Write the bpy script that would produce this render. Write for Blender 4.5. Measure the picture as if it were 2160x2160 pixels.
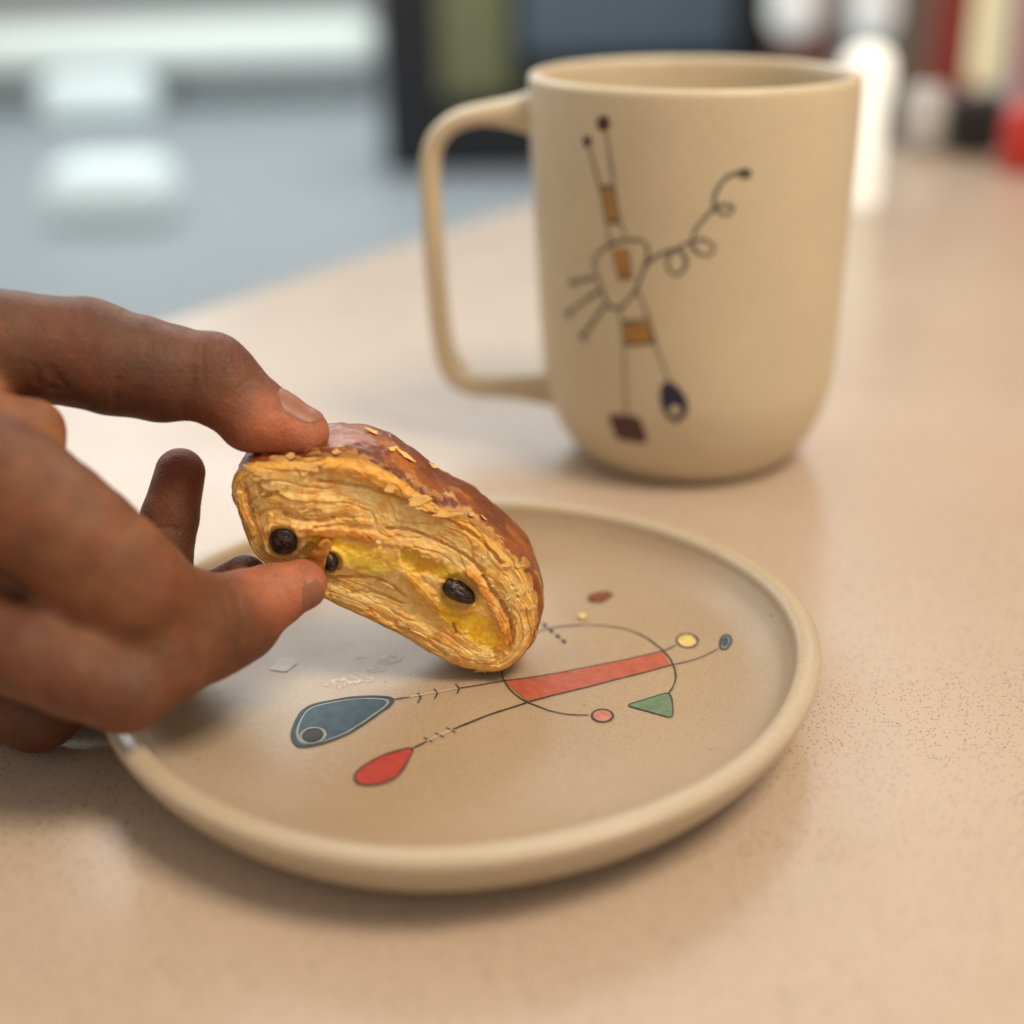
import bpy, bmesh, math, random
import numpy as np
from mathutils import Vector, Matrix

# ------------------------------------------------------------------ scene, camera, light
MM = 0.001                                     # all shape data below is written in millimetres
scene = bpy.context.scene
for o in list(bpy.data.objects):
    bpy.data.objects.remove(o)
COL = scene.collection

cam_data = bpy.data.cameras.new('camera')
cam_data.sensor_width = 36.0
cam_data.lens = 36.0 * 2832.7 / 2160.0
cam_data.clip_start, cam_data.clip_end = 0.01, 60.0
cam_data.dof.use_dof = True
cam_data.dof.focus_distance = 0.281
cam_data.dof.aperture_fstop = 4.6
camera = bpy.data.objects.new('camera', cam_data)
COL.objects.link(camera)
scene.camera = camera
PITCH, ROLL = 0.4184, math.radians(-1.3)
fw = Vector((0, math.cos(PITCH), -math.sin(PITCH)))
rt = Vector((1, 0, 0))
up = rt.cross(fw)
rt, up = (math.cos(ROLL) * rt + math.sin(ROLL) * up), (-math.sin(ROLL) * rt + math.cos(ROLL) * up)
m = Matrix((rt, up, -fw)).transposed().to_4x4()
m.translation = Vector((0, 0, 155.1 * MM))
camera.matrix_world = m

world = bpy.data.worlds.new('World')
scene.world = world
world.use_nodes = True
bg = world.node_tree.nodes['Background']
bg.inputs['Color'].default_value = (1.0, 0.91, 0.80, 1)
bg.inputs['Strength'].default_value = 0.54


def area(name, loc, target, size, power, color, size_y=None):
    d = bpy.data.lights.new(name, 'AREA')
    d.shape = 'RECTANGLE'
    d.size, d.size_y = size, size_y or size
    d.energy, d.color = power, color
    o = bpy.data.objects.new(name, d)
    o.location = loc
    o.rotation_euler = (Vector(target) - Vector(loc)).to_track_quat('-Z', 'Y').to_euler()
    COL.objects.link(o)
    return o


area('ceiling_lamp', (0.42, 0.02, 0.95), (0, 0.3, 0.03), 0.36, 9.4, (1.0, 0.84, 0.63))
area('window_light', (-1.35, 1.75, 0.95), (0, 0.40, 0.03), 2.4, 15.0, (0.88, 0.96, 1.0), 1.6)
area('hall_fill', (-0.8, 5.2, 2.6), (-0.8, 5.2, -0.7), 4.5, 200.0, (0.90, 0.98, 1.0))  # added fill that brightens the background, no source in view

scene.view_settings.view_transform = 'Standard'
scene.view_settings.look = 'None'
scene.view_settings.exposure = 0.0
scene.view_settings.gamma = 1.0
scene.cycles.use_denoising = True
scene.cycles.max_bounces = 8
scene.cycles.sample_clamp_indirect = 6.0


# ------------------------------------------------------------------ helpers
def noise2(x, y, seed=0, px=None):
    """Smooth value noise in numpy; px = integer period in x."""
    x, y = np.asarray(x, float), np.asarray(y, float)
    xi, yi = np.floor(x).astype(np.int64), np.floor(y).astype(np.int64)
    fx, fy = x - xi, y - yi
    fx, fy = fx * fx * (3 - 2 * fx), fy * fy * (3 - 2 * fy)

    def h(a, b):
        if px:
            a = np.mod(a, px)
        n = (a * 374761393 + b * 668265263 + seed * 1274126177) & 0x7fffffff
        n = ((n ^ (n >> 13)) * 1274126177) & 0x7fffffff
        return ((n ^ (n >> 16)) & 0xffff) / 65535.0
    return ((h(xi, yi) * (1 - fx) + h(xi + 1, yi) * fx) * (1 - fy) +
            (h(xi, yi + 1) * (1 - fx) + h(xi + 1, yi + 1) * fx) * fy) * 2 - 1


def fbm(x, y, seed=0, octv=4, px=None):
    s, a = 0, 1.0
    for k in range(octv):
        s = s + a * noise2(x * 2 ** k, y * 2 ** k, seed + 17 * k, px * 2 ** k if px else None)
        a *= 0.5
    return s


def smooth(e0, e1, x):
    t = np.clip((x - e0) / (e1 - e0), 0, 1)
    return t * t * (3 - 2 * t)


def spline(pts, n, closed=False):
    """Catmull-Rom through pts, resampled to n points of equal arc length."""
    P = np.array(pts, float)
    if closed:
        Q = np.vstack([P[-1], P, P[0], P[1]])
    else:
        Q = np.vstack([2 * P[0] - P[1], P, 2 * P[-1] - P[-2]])
    out = []
    for i in range(1, len(Q) - 2):
        t = np.linspace(0, 1, 24, endpoint=False)[:, None]
        p0, p1, p2, p3 = Q[i - 1:i + 3]
        out.append(0.5 * (2 * p1 + (p2 - p0) * t + (2 * p0 - 5 * p1 + 4 * p2 - p3) * t ** 2 +
                          (3 * p1 - p0 - 3 * p2 + p3) * t ** 3))
    out = np.vstack(out + [Q[-2][None]])
    L = np.r_[0, np.cumsum(np.linalg.norm(np.diff(out, axis=0), axis=1))]
    u = np.linspace(0, L[-1], n + 1)[:-1] if closed else np.linspace(0, L[-1], n)
    return np.stack([np.interp(u, L, out[:, k]) for k in range(P.shape[1])], 1)


def poly_dist(P, line):
    """Distance of points P (N,k) to a polyline."""
    L = np.array(line, float)
    best = np.full(len(P), 1e9)
    for a, b in zip(L[:-1], L[1:]):
        ab = b - a
        t = np.clip(((P - a) @ ab) / max(ab @ ab, 1e-9), 0, 1)
        q = P - a - t[:, None] * ab
        best = np.minimum(best, np.sqrt(np.einsum('ij,ij->i', q, q)))
    return best


def poly_dist_near(P, line, reach):
    """poly_dist, worked out only within reach of the line's box; far points get 1e9."""
    L = np.array(line, float)
    k = np.all((P > L.min(0) - reach) & (P < L.max(0) + reach), axis=1)
    out = np.full(len(P), 1e9)
    out[k] = poly_dist(P[k], L)
    return out


def grid_faces(n, m, wrap=False):
    i, j = np.meshgrid(np.arange(n if wrap else n - 1), np.arange(m - 1), indexing='ij')
    i2 = (i + 1) % n
    return np.stack([i * m + j, i2 * m + j, i2 * m + j + 1, i * m + j + 1], -1).reshape(-1, 4)


def empty(name, loc, label, cat, group=None):
    o = bpy.data.objects.new(name, None)
    o.empty_display_size = 0.01
    o.location = Vector(loc) * MM
    COL.objects.link(o)
    o['label'], o['category'] = label, cat
    if group:
        o['group'] = group
    return o


def obj(name, verts, faces, mat, parent=None, shade=True, attrs=None, label=None, cat=None, kind=None, group=None, origin=None):
    """One mesh object from world-space millimetre vertices."""
    v = np.asarray(verts, float)
    org = np.array(parent.location) / MM if parent else (np.array(origin, float) if origin is not None
                                                        else np.array([v[:, 0].mean(), v[:, 1].mean(), v[:, 2].min()]))
    me = bpy.data.meshes.new(name)
    me.from_pydata(((v - org) * MM).tolist(), [], [list(map(int, f)) for f in faces])
    if attrs:
        for k, a in attrs.items():
            a = np.asarray(a, float)
            if a.ndim == 2:
                at = me.color_attributes.new(k, 'FLOAT_COLOR', 'POINT')
                at.data.foreach_set('color', np.c_[a[:, :3], np.ones(len(a))].astype(np.float32).ravel())
            else:
                at = me.attributes.new(k, 'FLOAT', 'POINT')
                at.data.foreach_set('value', a.astype(np.float32))
    me.polygons.foreach_set('use_smooth', [shade] * len(me.polygons))
    me.materials.append(mat)
    me.update()
    o = bpy.data.objects.new(name, me)
    if parent:
        o.parent = parent
    else:
        o.location = Vector(org) * MM
    COL.objects.link(o)
    if label:
        o['label'] = label
    if cat:
        o['category'] = cat
    if kind:
        o['kind'] = kind
    if group:
        o['group'] = group
    return o


class NT:
    """Small helper for writing node materials."""

    def __init__(self, name, **kw):
        self.mat = bpy.data.materials.new(name)
        self.mat.use_nodes = True
        self.t = self.mat.node_tree
        self.b = self.t.nodes['Principled BSDF']
        for k, v in kw.items():
            self.set(k.replace('_', ' '), v)

    def set(self, k, v):
        s = self.b.inputs[k]
        if isinstance(v, bpy.types.NodeSocket):
            self.t.links.new(v, s)
        elif isinstance(v, (tuple, list)) and len(v) == 3 and s.type == 'RGBA':
            s.default_value = (*v, 1)
        else:
            s.default_value = v

    def node(self, typ, out=0, **ins):
        n = self.t.nodes.new(typ)
        for k, v in ins.items():
            key = k.replace('_', ' ')
            if key in n.inputs:
                s = n.inputs[key]
                if isinstance(v, bpy.types.NodeSocket):
                    self.t.links.new(v, s)
                elif isinstance(v, (tuple, list)) and s.type == 'RGBA':
                    s.default_value = (*v, 1)[:4]
                else:
                    s.default_value = v
            else:
                setattr(n, k, v)
        return n.outputs[out] if out is not None else n

    def coord(self, scale=(1, 1, 1)):
        c = self.node('ShaderNodeTexCoord', 3)
        mp = self.node('ShaderNodeMapping', Vector=c)
        mp.node.inputs['Scale'].default_value = scale
        return mp

    def noise(self, vec, scale, detail=4, rough=0.5):
        return self.node('ShaderNodeTexNoise', 0, Vector=vec, Scale=scale, Detail=detail, Roughness=rough)

    def ramp(self, fac, stops):
        n = self.t.nodes.new('ShaderNodeValToRGB')
        self.t.links.new(fac, n.inputs[0])
        e = n.color_ramp.elements
        while len(e) < len(stops):
            e.new(0.5)
        for el, (p, c) in zip(e, stops):
            el.position = p
            el.color = (*c, 1) if isinstance(c, (tuple, list)) else (c, c, c, 1)
        return n.outputs[0]

    def mix(self, fac, a, b, mode='MIX'):
        n = self.t.nodes.new('ShaderNodeMix')
        n.data_type = 'RGBA'
        n.blend_type = mode
        for s, v in ((n.inputs[0], fac), (n.inputs[6], a), (n.inputs[7], b)):
            if isinstance(v, bpy.types.NodeSocket):
                self.t.links.new(v, s)
            elif s.type == 'RGBA':
                s.default_value = (*v, 1)
            else:
                s.default_value = v
        return n.outputs[2]

    def bump(self, h, strength, dist, normal=None):
        n = self.node('ShaderNodeBump', None, Height=h, Strength=strength, Distance=dist)
        if normal:
            self.t.links.new(normal, n.inputs['Normal'])
        self.set('Normal', n.outputs[0])
        return n.outputs[0]


def plain(name, color, rough=0.5, glow=0.0, **kw):
    q = NT(name, Roughness=rough, **kw)
    if glow:
        q.set('Specular IOR Level', 0.1)
        q.set('Emission Color', color)
        q.set('Emission Strength', glow)
    v = q.coord()
    n = q.noise(v, 60, 3)
    q.set('Base Color', q.mix(n, tuple(c * 0.86 for c in color), tuple(min(1, c * 1.1) for c in color)))
    return q.mat


# ------------------------------------------------------------------ materials
def mat_table():
    q = NT('quartz_table', Roughness=0.3)
    v = q.coord()
    big = q.noise(v, 9, 3)
    base = q.mix(big, (0.475, 0.365, 0.275), (0.54, 0.418, 0.318))
    v1 = q.node('ShaderNodeTexVoronoi', None, Vector=v, Scale=1350.0)
    d, cc = v1.outputs['Distance'], v1.outputs['Color']
    spot = q.ramp(d, [(0.0, 1.0), (0.20, 1.0), (0.36, 0.0)])
    sel = q.ramp(cc, [(0.0, 0.0), (0.38, 0.0), (0.50, 0.9)])
    clump = q.ramp(q.noise(v, 60, 3), [(0.35, 0.55), (0.6, 1.0)])
    f = q.node('ShaderNodeMath', 0, operation='MULTIPLY')
    q.t.links.new(spot, f.node.inputs[0]); q.t.links.new(sel, f.node.inputs[1])
    f2 = q.node('ShaderNodeMath', 0, operation='MULTIPLY')
    q.t.links.new(f, f2.node.inputs[0]); q.t.links.new(clump, f2.node.inputs[1])
    q.set('Base Color', q.mix(f2, base, (0.12, 0.065, 0.04)))
    q.set('Roughness', q.ramp(q.noise(v, 30, 4), [(0.3, 0.25), (0.7, 0.34)]))
    return q.mat


def mat_clay(name, lo, hi, rough, spin=0.0, speck=1.0, tint=None):
    q = NT(name, Roughness=rough)
    v = q.coord()
    base = q.mix(q.noise(v, 35, 5), lo, hi)
    v1 = q.node('ShaderNodeTexVoronoi', None, Vector=v, Scale=260.0)
    spot = q.ramp(v1.outputs['Distance'], [(0.0, 1.0), (0.07, 0.8), (0.13, 0.0)])
    sel = q.ramp(v1.outputs['Color'], [(0.0, 0.0), (0.76, 0.0), (0.8, 0.75 * speck)])
    f = q.node('ShaderNodeMath', 0, operation='MULTIPLY')
    q.t.links.new(spot, f.node.inputs[0]); q.t.links.new(sel, f.node.inputs[1])
    fine = q.ramp(q.noise(v, 1800, 2), [(0.35, 0.90), (0.65, 1.05)])
    c = q.mix(f, base, (0.17, 0.10, 0.05))
    c = q.mix(1.0, c, fine, 'MULTIPLY')
    if tint:                                    # the well is glazed darker than the bare rim
        c = q.mix(q.node('ShaderNodeAttribute', 2, attribute_name='glaze'), c, q.mix(1.0, c, tint, 'MULTIPLY'))
    q.set('Base Color', c)
    if spin:
        w = q.noise(q.coord((1, 1, 420)), 1.0, 3)
        nb = q.bump(w, 0.25, 0.0004)
        q.bump(q.noise(v, 1500, 2), 0.15, 0.0002, nb)
    else:
        q.bump(q.noise(v, 900, 3), 0.12, 0.0003)
    q.set('Roughness', q.ramp(q.noise(v, 50, 4), [(0.3, rough - 0.06), (0.7, rough + 0.08)]))
    return q.mat


def mat_paint(name, c, rough=0.42, var=0.22):
    q = NT(name, Roughness=rough)
    v = q.coord()
    q.set('Base Color', q.mix(q.ramp(q.noise(v, 420, 5, 0.65), [(0.3, 0.0), (0.72, 1.0)]), tuple(x * (1 - var) for x in c),
                              tuple(min(1, x * (1 + var) + 0.012) for x in c)))
    q.bump(q.noise(v, 900, 3), 0.2, 0.0002)
    return q.mat


def mat_skin():
    q = NT('skin', Roughness=0.5)
    v = q.coord()
    a = q.node('ShaderNodeVertexColor', 0, layer_name='Col')
    mott = q.ramp(q.noise(v, 130, 5, 0.6), [(0.28, (0.72, 0.68, 0.68)), (0.72, (1.22, 1.16, 1.12))])
    fine = q.ramp(q.noise(v, 1100, 3, 0.6), [(0.3, 0.88), (0.7, 1.08)])
    c = q.mix(1.0, q.mix(1.0, a, mott, 'MULTIPLY'), fine, 'MULTIPLY')
    q.set('Base Color', c)
    q.set('Subsurface Weight', 0.18)
    q.set('Subsurface Radius', (1.0, 0.35, 0.2))
    q.set('Subsurface Scale', 0.0016)
    q.set('Specular IOR Level', 0.30)
    vor = q.node('ShaderNodeTexVoronoi', 0, Vector=v, Scale=1250.0, feature='DISTANCE_TO_EDGE')
    nb = q.bump(vor, 0.8, 0.00025)
    q.bump(q.noise(v, 420, 5, 0.65), 0.45, 0.0006, nb)
    q.set('Roughness', q.ramp(q.noise(v, 240, 4), [(0.3, 0.46), (0.7, 0.62)]))
    return q.mat


def mat_vcol(name, rough, sss=0.0, scale=0.001, spec=0.5, bumps=(), coat=0.0):
    q = NT(name, Roughness=rough)
    v = q.coord()
    a = q.node('ShaderNodeVertexColor', 0, layer_name='Col')
    mott = q.ramp(q.noise(v, 900, 4, 0.65), [(0.3, 0.82), (0.7, 1.12)])
    q.set('Base Color', q.mix(1.0, a, mott, 'MULTIPLY'))
    r = q.node('ShaderNodeAttribute', 2, attribute_name='rough')
    q.set('Roughness', r)
    q.set('Specular IOR Level', spec)
    if coat:
        q.set('Coat Weight', q.node('ShaderNodeAttribute', 2, attribute_name='coat'))
        q.set('Coat Roughness', 0.17)
    if sss:
        q.set('Subsurface Weight', sss)
        q.set('Subsurface Radius', (1.0, 0.6, 0.25))
        q.set('Subsurface Scale', scale)
    nb = None
    for s, st, d in bumps:
        nb = q.bump(q.noise(v, s, 4, 0.6), st, d, nb)
    return q.mat


M = dict(
    table=mat_table(),
    mug=mat_clay('mug_clay', (0.575, 0.47, 0.315), (0.68, 0.565, 0.385), 0.38, spin=1, speck=0.25),
    plate=mat_clay('plate_clay', (0.45, 0.36, 0.25), (0.53, 0.43, 0.30), 0.34, tint=(0.84, 0.77, 0.72)),
    skin=mat_skin(),
    nail=NT('nail', Base_Color=(0.30, 0.112, 0.062), Roughness=0.45, Subsurface_Weight=0.1, Subsurface_Scale=0.001).mat,
    ink=mat_paint('ink_line', (0.035, 0.034, 0.036), 0.5),
    mug_ink=mat_paint('mug_ink', (0.075, 0.072, 0.06), 0.5),
    pale_ink=mat_paint('pale_line', (0.60, 0.50, 0.36), 0.5),
    blue=mat_paint('blue_glaze', (0.022, 0.060, 0.092), 0.5, 0.35),
    red=mat_paint('red_glaze', (0.42, 0.042, 0.028), 0.42),
    coral=mat_paint('coral_glaze', (0.43, 0.095, 0.05), 0.45),
    pink=mat_paint('pink_glaze', (0.52, 0.19, 0.13), 0.4),
    green=mat_paint('green_glaze', (0.13, 0.21, 0.12), 0.4),
    yellow=mat_paint('yellow_glaze', (0.68, 0.50, 0.14), 0.38),
    navy=mat_paint('navy_glaze', (0.018, 0.018, 0.045), 0.4),
    maroon=mat_paint('maroon_glaze', (0.075, 0.018, 0.022), 0.45),
    ochre=mat_paint('ochre_glaze', (0.40, 0.20, 0.05), 0.5),
    holebrown=mat_paint('brown_glaze', (0.016, 0.011, 0.008), 0.5),
    crust=mat_vcol('baked_crust', 0.3, spec=0.3, bumps=((450, 0.3, 0.0006), (2500, 0.2, 0.0002)), coat=1),
    dough=mat_vcol('laminated_dough', 0.6, sss=0.4, scale=0.0016, spec=0.3, bumps=((1100, 0.25, 0.0004),)),
    raisin=mat_vcol('raisin_skin', 0.25, bumps=((900, 0.5, 0.0006),)),
)
D = {'Y0': 249.0,
 'arm': [(-155.69, 264.87, 49.32, 25), (-196.98, 280.08, 46.6, 24), (-294.66, 311.45, 43.32, 31), (-488.8, 367.94, 47.3, 40)],
 'bar_bot': [(14.28, -9.58), (19.37, -7.34), (24.98, -5.08), (31.82, -2.26), (36.45, -0.36), (40.55, 1.39), (45.71, 3.64)],
 'bar_top': [(9.41, -1.44), (16.83, 0.18), (25.41, 2.86), (32.37, 5.12), (37.06, 6.55), (41.22, 8.03), (44.55, 9.48)],
 'brushes': [([(-42.69, 41.43), (-37.69, 40.91), (-33.04, 40.4), (-28.41, 39.36)], 1.5, 0.9, 'toast', 0.8),
             ([(-25.54, 39.09), (-20.55, 37.77), (-15.93, 35.64)], 1.4, 0.4, 'pale', 0.7), ([(-40.13, 37.46), (-35.14, 36.33), (-30.86, 35.21)], 3.0, 0.6, 'custard', 1),
             ([(-36.69, 34.96), (-32.39, 34.04), (-28.08, 33.12)], 2.6, 0.9, 'custardl', 1),
             ([(-27.93, 35.54), (-24.37, 34.16), (-21.61, 31.32), (-18.2, 25.89), (-14.36, 20.78)], 1.8, 0.9, 'butter', 0.8),
             ([(-22.7, 31.35), (-19.94, 28.0), (-15.77, 22.49)], 0.8, 0.3, 'toast', 0.55), ([(-21.8, 34.58), (-17.19, 32.03), (-13.24, 30.29)], 2.3, -0.1, 'green', 1),
             ([(-12.82, 22.0), (-8.86, 18.53), (-4.86, 15.02)], 3.4, 0.4, 'custard', 1),
             ([(-9.17, 31.42), (-5.68, 25.57), (-3.23, 20.49), (-2.04, 15.37), (-3.4, 13.26)], 1.3, 0.6, 'toast', 0.85),
             ([(-12.79, 32.32), (-9.28, 28.14), (-7.22, 23.53)], 1.4, 0.2, 'butter', 0.5), ([(-15.01, 14.0), (-10.6, 11.3), (-6.09, 11.18)], 1.8, 0.4, 'cream', 0.8),
             ([(-10.98, 11.31), (-9.87, 10.84)], 1.2, 0.2, 'toast', 0.6), ([(-45.96, 45.14), (-42.48, 43.95), (-39.64, 43.57), (-36.39, 43.8)], 0.55, -1.5, 'shade', 0.5),
             ([(-45.01, 47.85), (-39.36, 47.13), (-32.32, 45.59)], 2.0, 0.6, 'pale', 0.5),
             ([(-44.36, 42.94), (-39.68, 43.02), (-34.63, 43.29), (-28.92, 42.75)], 0.8, 0.5, 'pale', 0.5),
             ([(-38.97, 52.03), (-31.96, 50.86), (-27.07, 49.5), (-21.5, 47.08), (-16.62, 44.49), (-11.34, 41.92), (-6.07, 37.4), (-2.56, 32.88)], 0.5, -1.5, 'shade',
              0.6),
             ([(-36.59, 55.34), (-31.73, 54.08), (-26.91, 52.04), (-21.72, 49.6), (-16.55, 45.98), (-10.24, 42.48)], 1.5, 0.7, 'gold', 0.8),
             ([(-25.42, 41.08), (-20.41, 40.36), (-15.11, 37.83), (-9.79, 34.68), (-6.26, 30.94)], 0.5, -1.3, 'shade', 0.5),
             ([(-6.3, 29.71), (-3.84, 25.52), (-1.36, 20.86), (-0.42, 16.18), (-1.55, 12.36)], 0.55, -1.6, 'shade', 0.5),
             ([(-2.63, 29.62), (0.19, 24.17), (1.38, 18.68), (0.35, 13.17), (-2.76, 8.92)], 1.6, 0.7, 'pale', 0.5),
             ([(-40.68, 30.58), (-34.85, 30.23), (-30.45, 30.24), (-26.13, 28.98), (-22.66, 25.17)], 0.5, -1.2, 'shade', 0.5),
             ([(-38.74, 27.24), (-32.29, 24.59), (-25.11, 21.05), (-19.36, 17.1)], 2.0, 0.5, 'cream', 0.5),
             ([(-33.62, 26.7), (-28.5, 26.15), (-23.49, 23.53)], 0.5, -0.8, 'shade', 0.4),
             ([(-25.25, 18.52), (-19.79, 15.83), (-14.36, 11.39)], 0.45, -0.7, 'shade', 0.4), ([(-12.95, 18.84), (-12.46, 16.92)], 0.4, -0.9, 'dark', 0.7),
             ([(-53.51, 51.93), (-53.15, 48.44), (-52.47, 44.52)], 0.5, -0.9, 'shade', 0.6),
             ([(-50.68, 51.86), (-50.23, 49.15), (-47.32, 49.85)], 0.6, -1.1, 'shade', 0.6), ([(-54.85, 49.26), (-54.18, 45.35), (-52.86, 40.57)], 0.8, 0.5, 'gold', 0.5),
             ([(-48.86, 44.82), (-49.84, 42.09), (-50.57, 38.12), (-47.98, 34.84)], 0.7, 0.5, 'pale', 0.5),
             ([(-41.54, 37.89), (-43.16, 35.93)], 1.2, -0.4, 'green', 0.6)],
 'creases': [([(-64.88, 250.91, 64.68, 0), (-63.7, 250.11, 67.82, 0), (-62.34, 250.63, 71.45, 0), (-61.64, 252.1, 74.76, 0)], 0.5, 0.45),
             ([(-60.53, 259.8, 79.76, 0), (-60.06, 252.51, 75.67, 0), (-59.65, 250.61, 71.4, 0)], 0.35, 0.3),
             ([(-56.54, 259.2, 78.42, 0), (-56.62, 253.86, 76.25, 0), (-55.84, 252.79, 73.85, 0)], 0.32, 0.22),
             ([(-54.88, 258.76, 77.42, 0), (-53.52, 253.41, 75.23, 0)], 0.3, 0.18),
             ([(-51.24, 254.36, 72.46, 0), (-53.62, 252.45, 70.62, 0), (-55.33, 251.75, 69.03, 0)], 0.35, 0.25),
             ([(-77.27, 249.13, 68.06, 0), (-76.34, 246.54, 72.1, 0), (-75.18, 246.54, 74.54, 0)], 0.6, 0.6),
             ([(-84.32, 245.94, 68.28, 0), (-85.06, 245.14, 73.86, 0), (-86.72, 244.89, 78.22, 0)], 0.6, 0.4),
             ([(-78.17, 255.5, 38.09, 0), (-75.32, 255.01, 39.46, 0), (-71.67, 255.16, 39.79, 0), (-69.25, 254.96, 39.34, 0)], 0.5, 0.4),
             ([(-87.88, 245.65, 77.47, 0), (-84.3, 244.1, 71.53, 0)], 0.5, 0.25), ([(-90.53, 245.13, 78.76, 0), (-87.03, 242.77, 70.99, 0)], 0.5, 0.25),
             ([(-57.3, 227.23, 38.52, 0), (-55.45, 223.81, 35.75, 0), (-56.28, 222.67, 30.71, 0)], 0.6, 0.2),
             ([(-54.91, 230.09, 37.55, 0), (-53.38, 226.44, 34.28, 0), (-54.28, 225.69, 30.11, 0)], 0.6, 0.2)],
 'flakes': {'brown': (32.52, 36.23),
            'crumb': (27.57, 26.14),
            's1': (-22.63, 10.63),
            's2': (-18.26, 4.79),
            's3': (-23.91, 0.33),
            's4': (-15.86, 9.41),
            'white': (-39.61, 7.84)},
 'handle': [(42.85, 102.8), (48.38, 102.44), (53.93, 102.37), (58.99, 102.24), (64.6, 101.53), (69.77, 99.75), (74.28, 96.07), (76.72, 91.11), (77.64, 82.55),
            (77.52, 70.21), (77.16, 54.34), (76.48, 39.09), (75.01, 28.49), (72.2, 22.87), (68.42, 20.38), (62.93, 19.36), (54.68, 19.37), (48.11, 19.4),
            (41.02, 19.56)],
 'handle_dir': (-0.9907, 0.1363),
 'heel': [(-97.33, 226.15, 43.46, 10), (-105.05, 229.23, 45.47, 13), (-115.57, 236.94, 43.11, 17), (-135.66, 253.33, 35.66, 20)],
 'hole_ring': [(-26.84, -20.25), (-26.79, -21.13), (-26.98, -21.98), (-27.4, -22.72), (-27.99, -23.27), (-28.7, -23.58), (-29.47, -23.63), (-30.21, -23.41),
               (-30.87, -22.94), (-31.37, -22.27), (-31.67, -21.45), (-31.73, -20.57), (-31.55, -19.72), (-31.14, -18.97), (-30.55, -18.4), (-29.82, -18.08),
               (-29.04, -18.03), (-28.28, -18.25), (-27.62, -18.74), (-27.13, -19.43)],
 'index': [(-42.23, 257.35, 59.48, 5.3), (-46.2, 258.0, 60.94, 6.1), (-51.98, 258.77, 63.9, 7.0), (-57.71, 260.1, 68.13, 8.3), (-61.85, 260.62, 70.54, 8.8),
           (-67.61, 260.77, 72.09, 9.0), (-73.75, 260.39, 73.7, 9.6), (-83.78, 259.25, 76.07, 10.4), (-95.4, 257.2, 78.84, 10.6), (-107.79, 254.85, 80.93, 11.2),
           (-127.04, 253.85, 81.15, 13)],
 'index_bumps': [(-58.56, 260.38, 73.68, 5.6), (-84.23, 260.64, 79.19, 8.0), (-52.83, 256.27, 61.97, 5.6), (-70.35, 258.23, 71.3, 8.6), (-78.78, 257.04, 73.56, 8.6)],
 'middle': [(-70.7, 266.3, 47.62, 5.3), (-72.06, 264.2, 42.89, 6.2), (-73.18, 261.0, 38.15, 6.0), (-74.41, 257.72, 33.24, 6.6), (-76.07, 254.55, 28.58, 6.9),
            (-82.71, 245.22, 19.91, 7.8), (-97.93, 233.21, 10.12, 8.8), (-113.66, 243.27, 15.52, 9.2), (-140.45, 263.3, 33.49, 12)],
 'mug_fill': {'band': [[(-128.92, 88.09), (-123.43, 88.75), (-121.52, 79.91), (-126.38, 79.26)], [(-123.95, 72.02), (-118.45, 72.79), (-117.06, 64.96), (-121.91, 64.22)],
                       [(-120.21, 51.45), (-110.75, 52.71), (-109.08, 47.51), (-120.01, 46.04)]],
              'curl_dot': [(-78.01, 92.71), (-78.09, 92.28), (-78.39, 91.91), (-78.88, 91.63), (-79.51, 91.46), (-80.22, 91.42), (-80.94, 91.52), (-81.59, 91.74),
                           (-82.12, 92.07), (-82.47, 92.47), (-82.61, 92.9), (-82.53, 93.32), (-82.23, 93.69), (-81.75, 93.98), (-81.13, 94.15), (-80.43, 94.19),
                           (-79.72, 94.09), (-79.06, 93.87), (-78.52, 93.54), (-78.16, 93.14)],
              'drop_hole': [(-99.58, 27.67), (-99.65, 27.21), (-99.9, 26.78), (-100.31, 26.42), (-100.82, 26.18), (-101.4, 26.08), (-101.97, 26.14), (-102.5, 26.34),
                            (-102.91, 26.66), (-103.18, 27.08), (-103.29, 27.53), (-103.21, 28.0), (-102.96, 28.42), (-102.55, 28.76), (-102.04, 28.99), (-101.48, 29.09),
                            (-100.9, 29.04), (-100.38, 28.84), (-99.96, 28.53), (-99.69, 28.13)],
              'maroon_patch': [(-127.04, 23.47), (-120.62, 24.49), (-115.22, 24.27), (-113.19, 21.08), (-112.36, 17.04), (-113.96, 16.03), (-119.7, 15.74),
                               (-125.3, 16.17), (-126.72, 19.69)],
              'navy_drop': [(-104.03, 36.08), (-100.52, 34.76), (-97.44, 31.18), (-96.76, 27.51), (-99.13, 24.52), (-102.53, 24.23), (-105.78, 27.55), (-106.77, 32.29),
                            (-106.03, 35.11)],
              'small_dot': [(-131.83, 100.05), (-131.93, 99.57), (-132.2, 99.13), (-132.61, 98.76), (-133.13, 98.51), (-133.71, 98.39), (-134.3, 98.42), (-134.82, 98.6),
                            (-135.24, 98.9), (-135.51, 99.31), (-135.59, 99.78), (-135.49, 100.25), (-135.22, 100.7), (-134.79, 101.06), (-134.26, 101.32),
                            (-133.68, 101.43), (-133.11, 101.4), (-132.59, 101.22), (-132.18, 100.91), (-131.92, 100.51)],
              'top_dot': [(-124.64, 105.08), (-124.75, 104.47), (-125.09, 103.9), (-125.63, 103.43), (-126.32, 103.11), (-127.1, 102.97), (-127.88, 103.02),
                          (-128.6, 103.27), (-129.18, 103.67), (-129.56, 104.21), (-129.69, 104.82), (-129.57, 105.44), (-129.2, 106.01), (-128.63, 106.48),
                          (-127.92, 106.8), (-127.14, 106.94), (-126.37, 106.88), (-125.67, 106.63), (-125.12, 106.22), (-124.77, 105.69)]},
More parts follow.
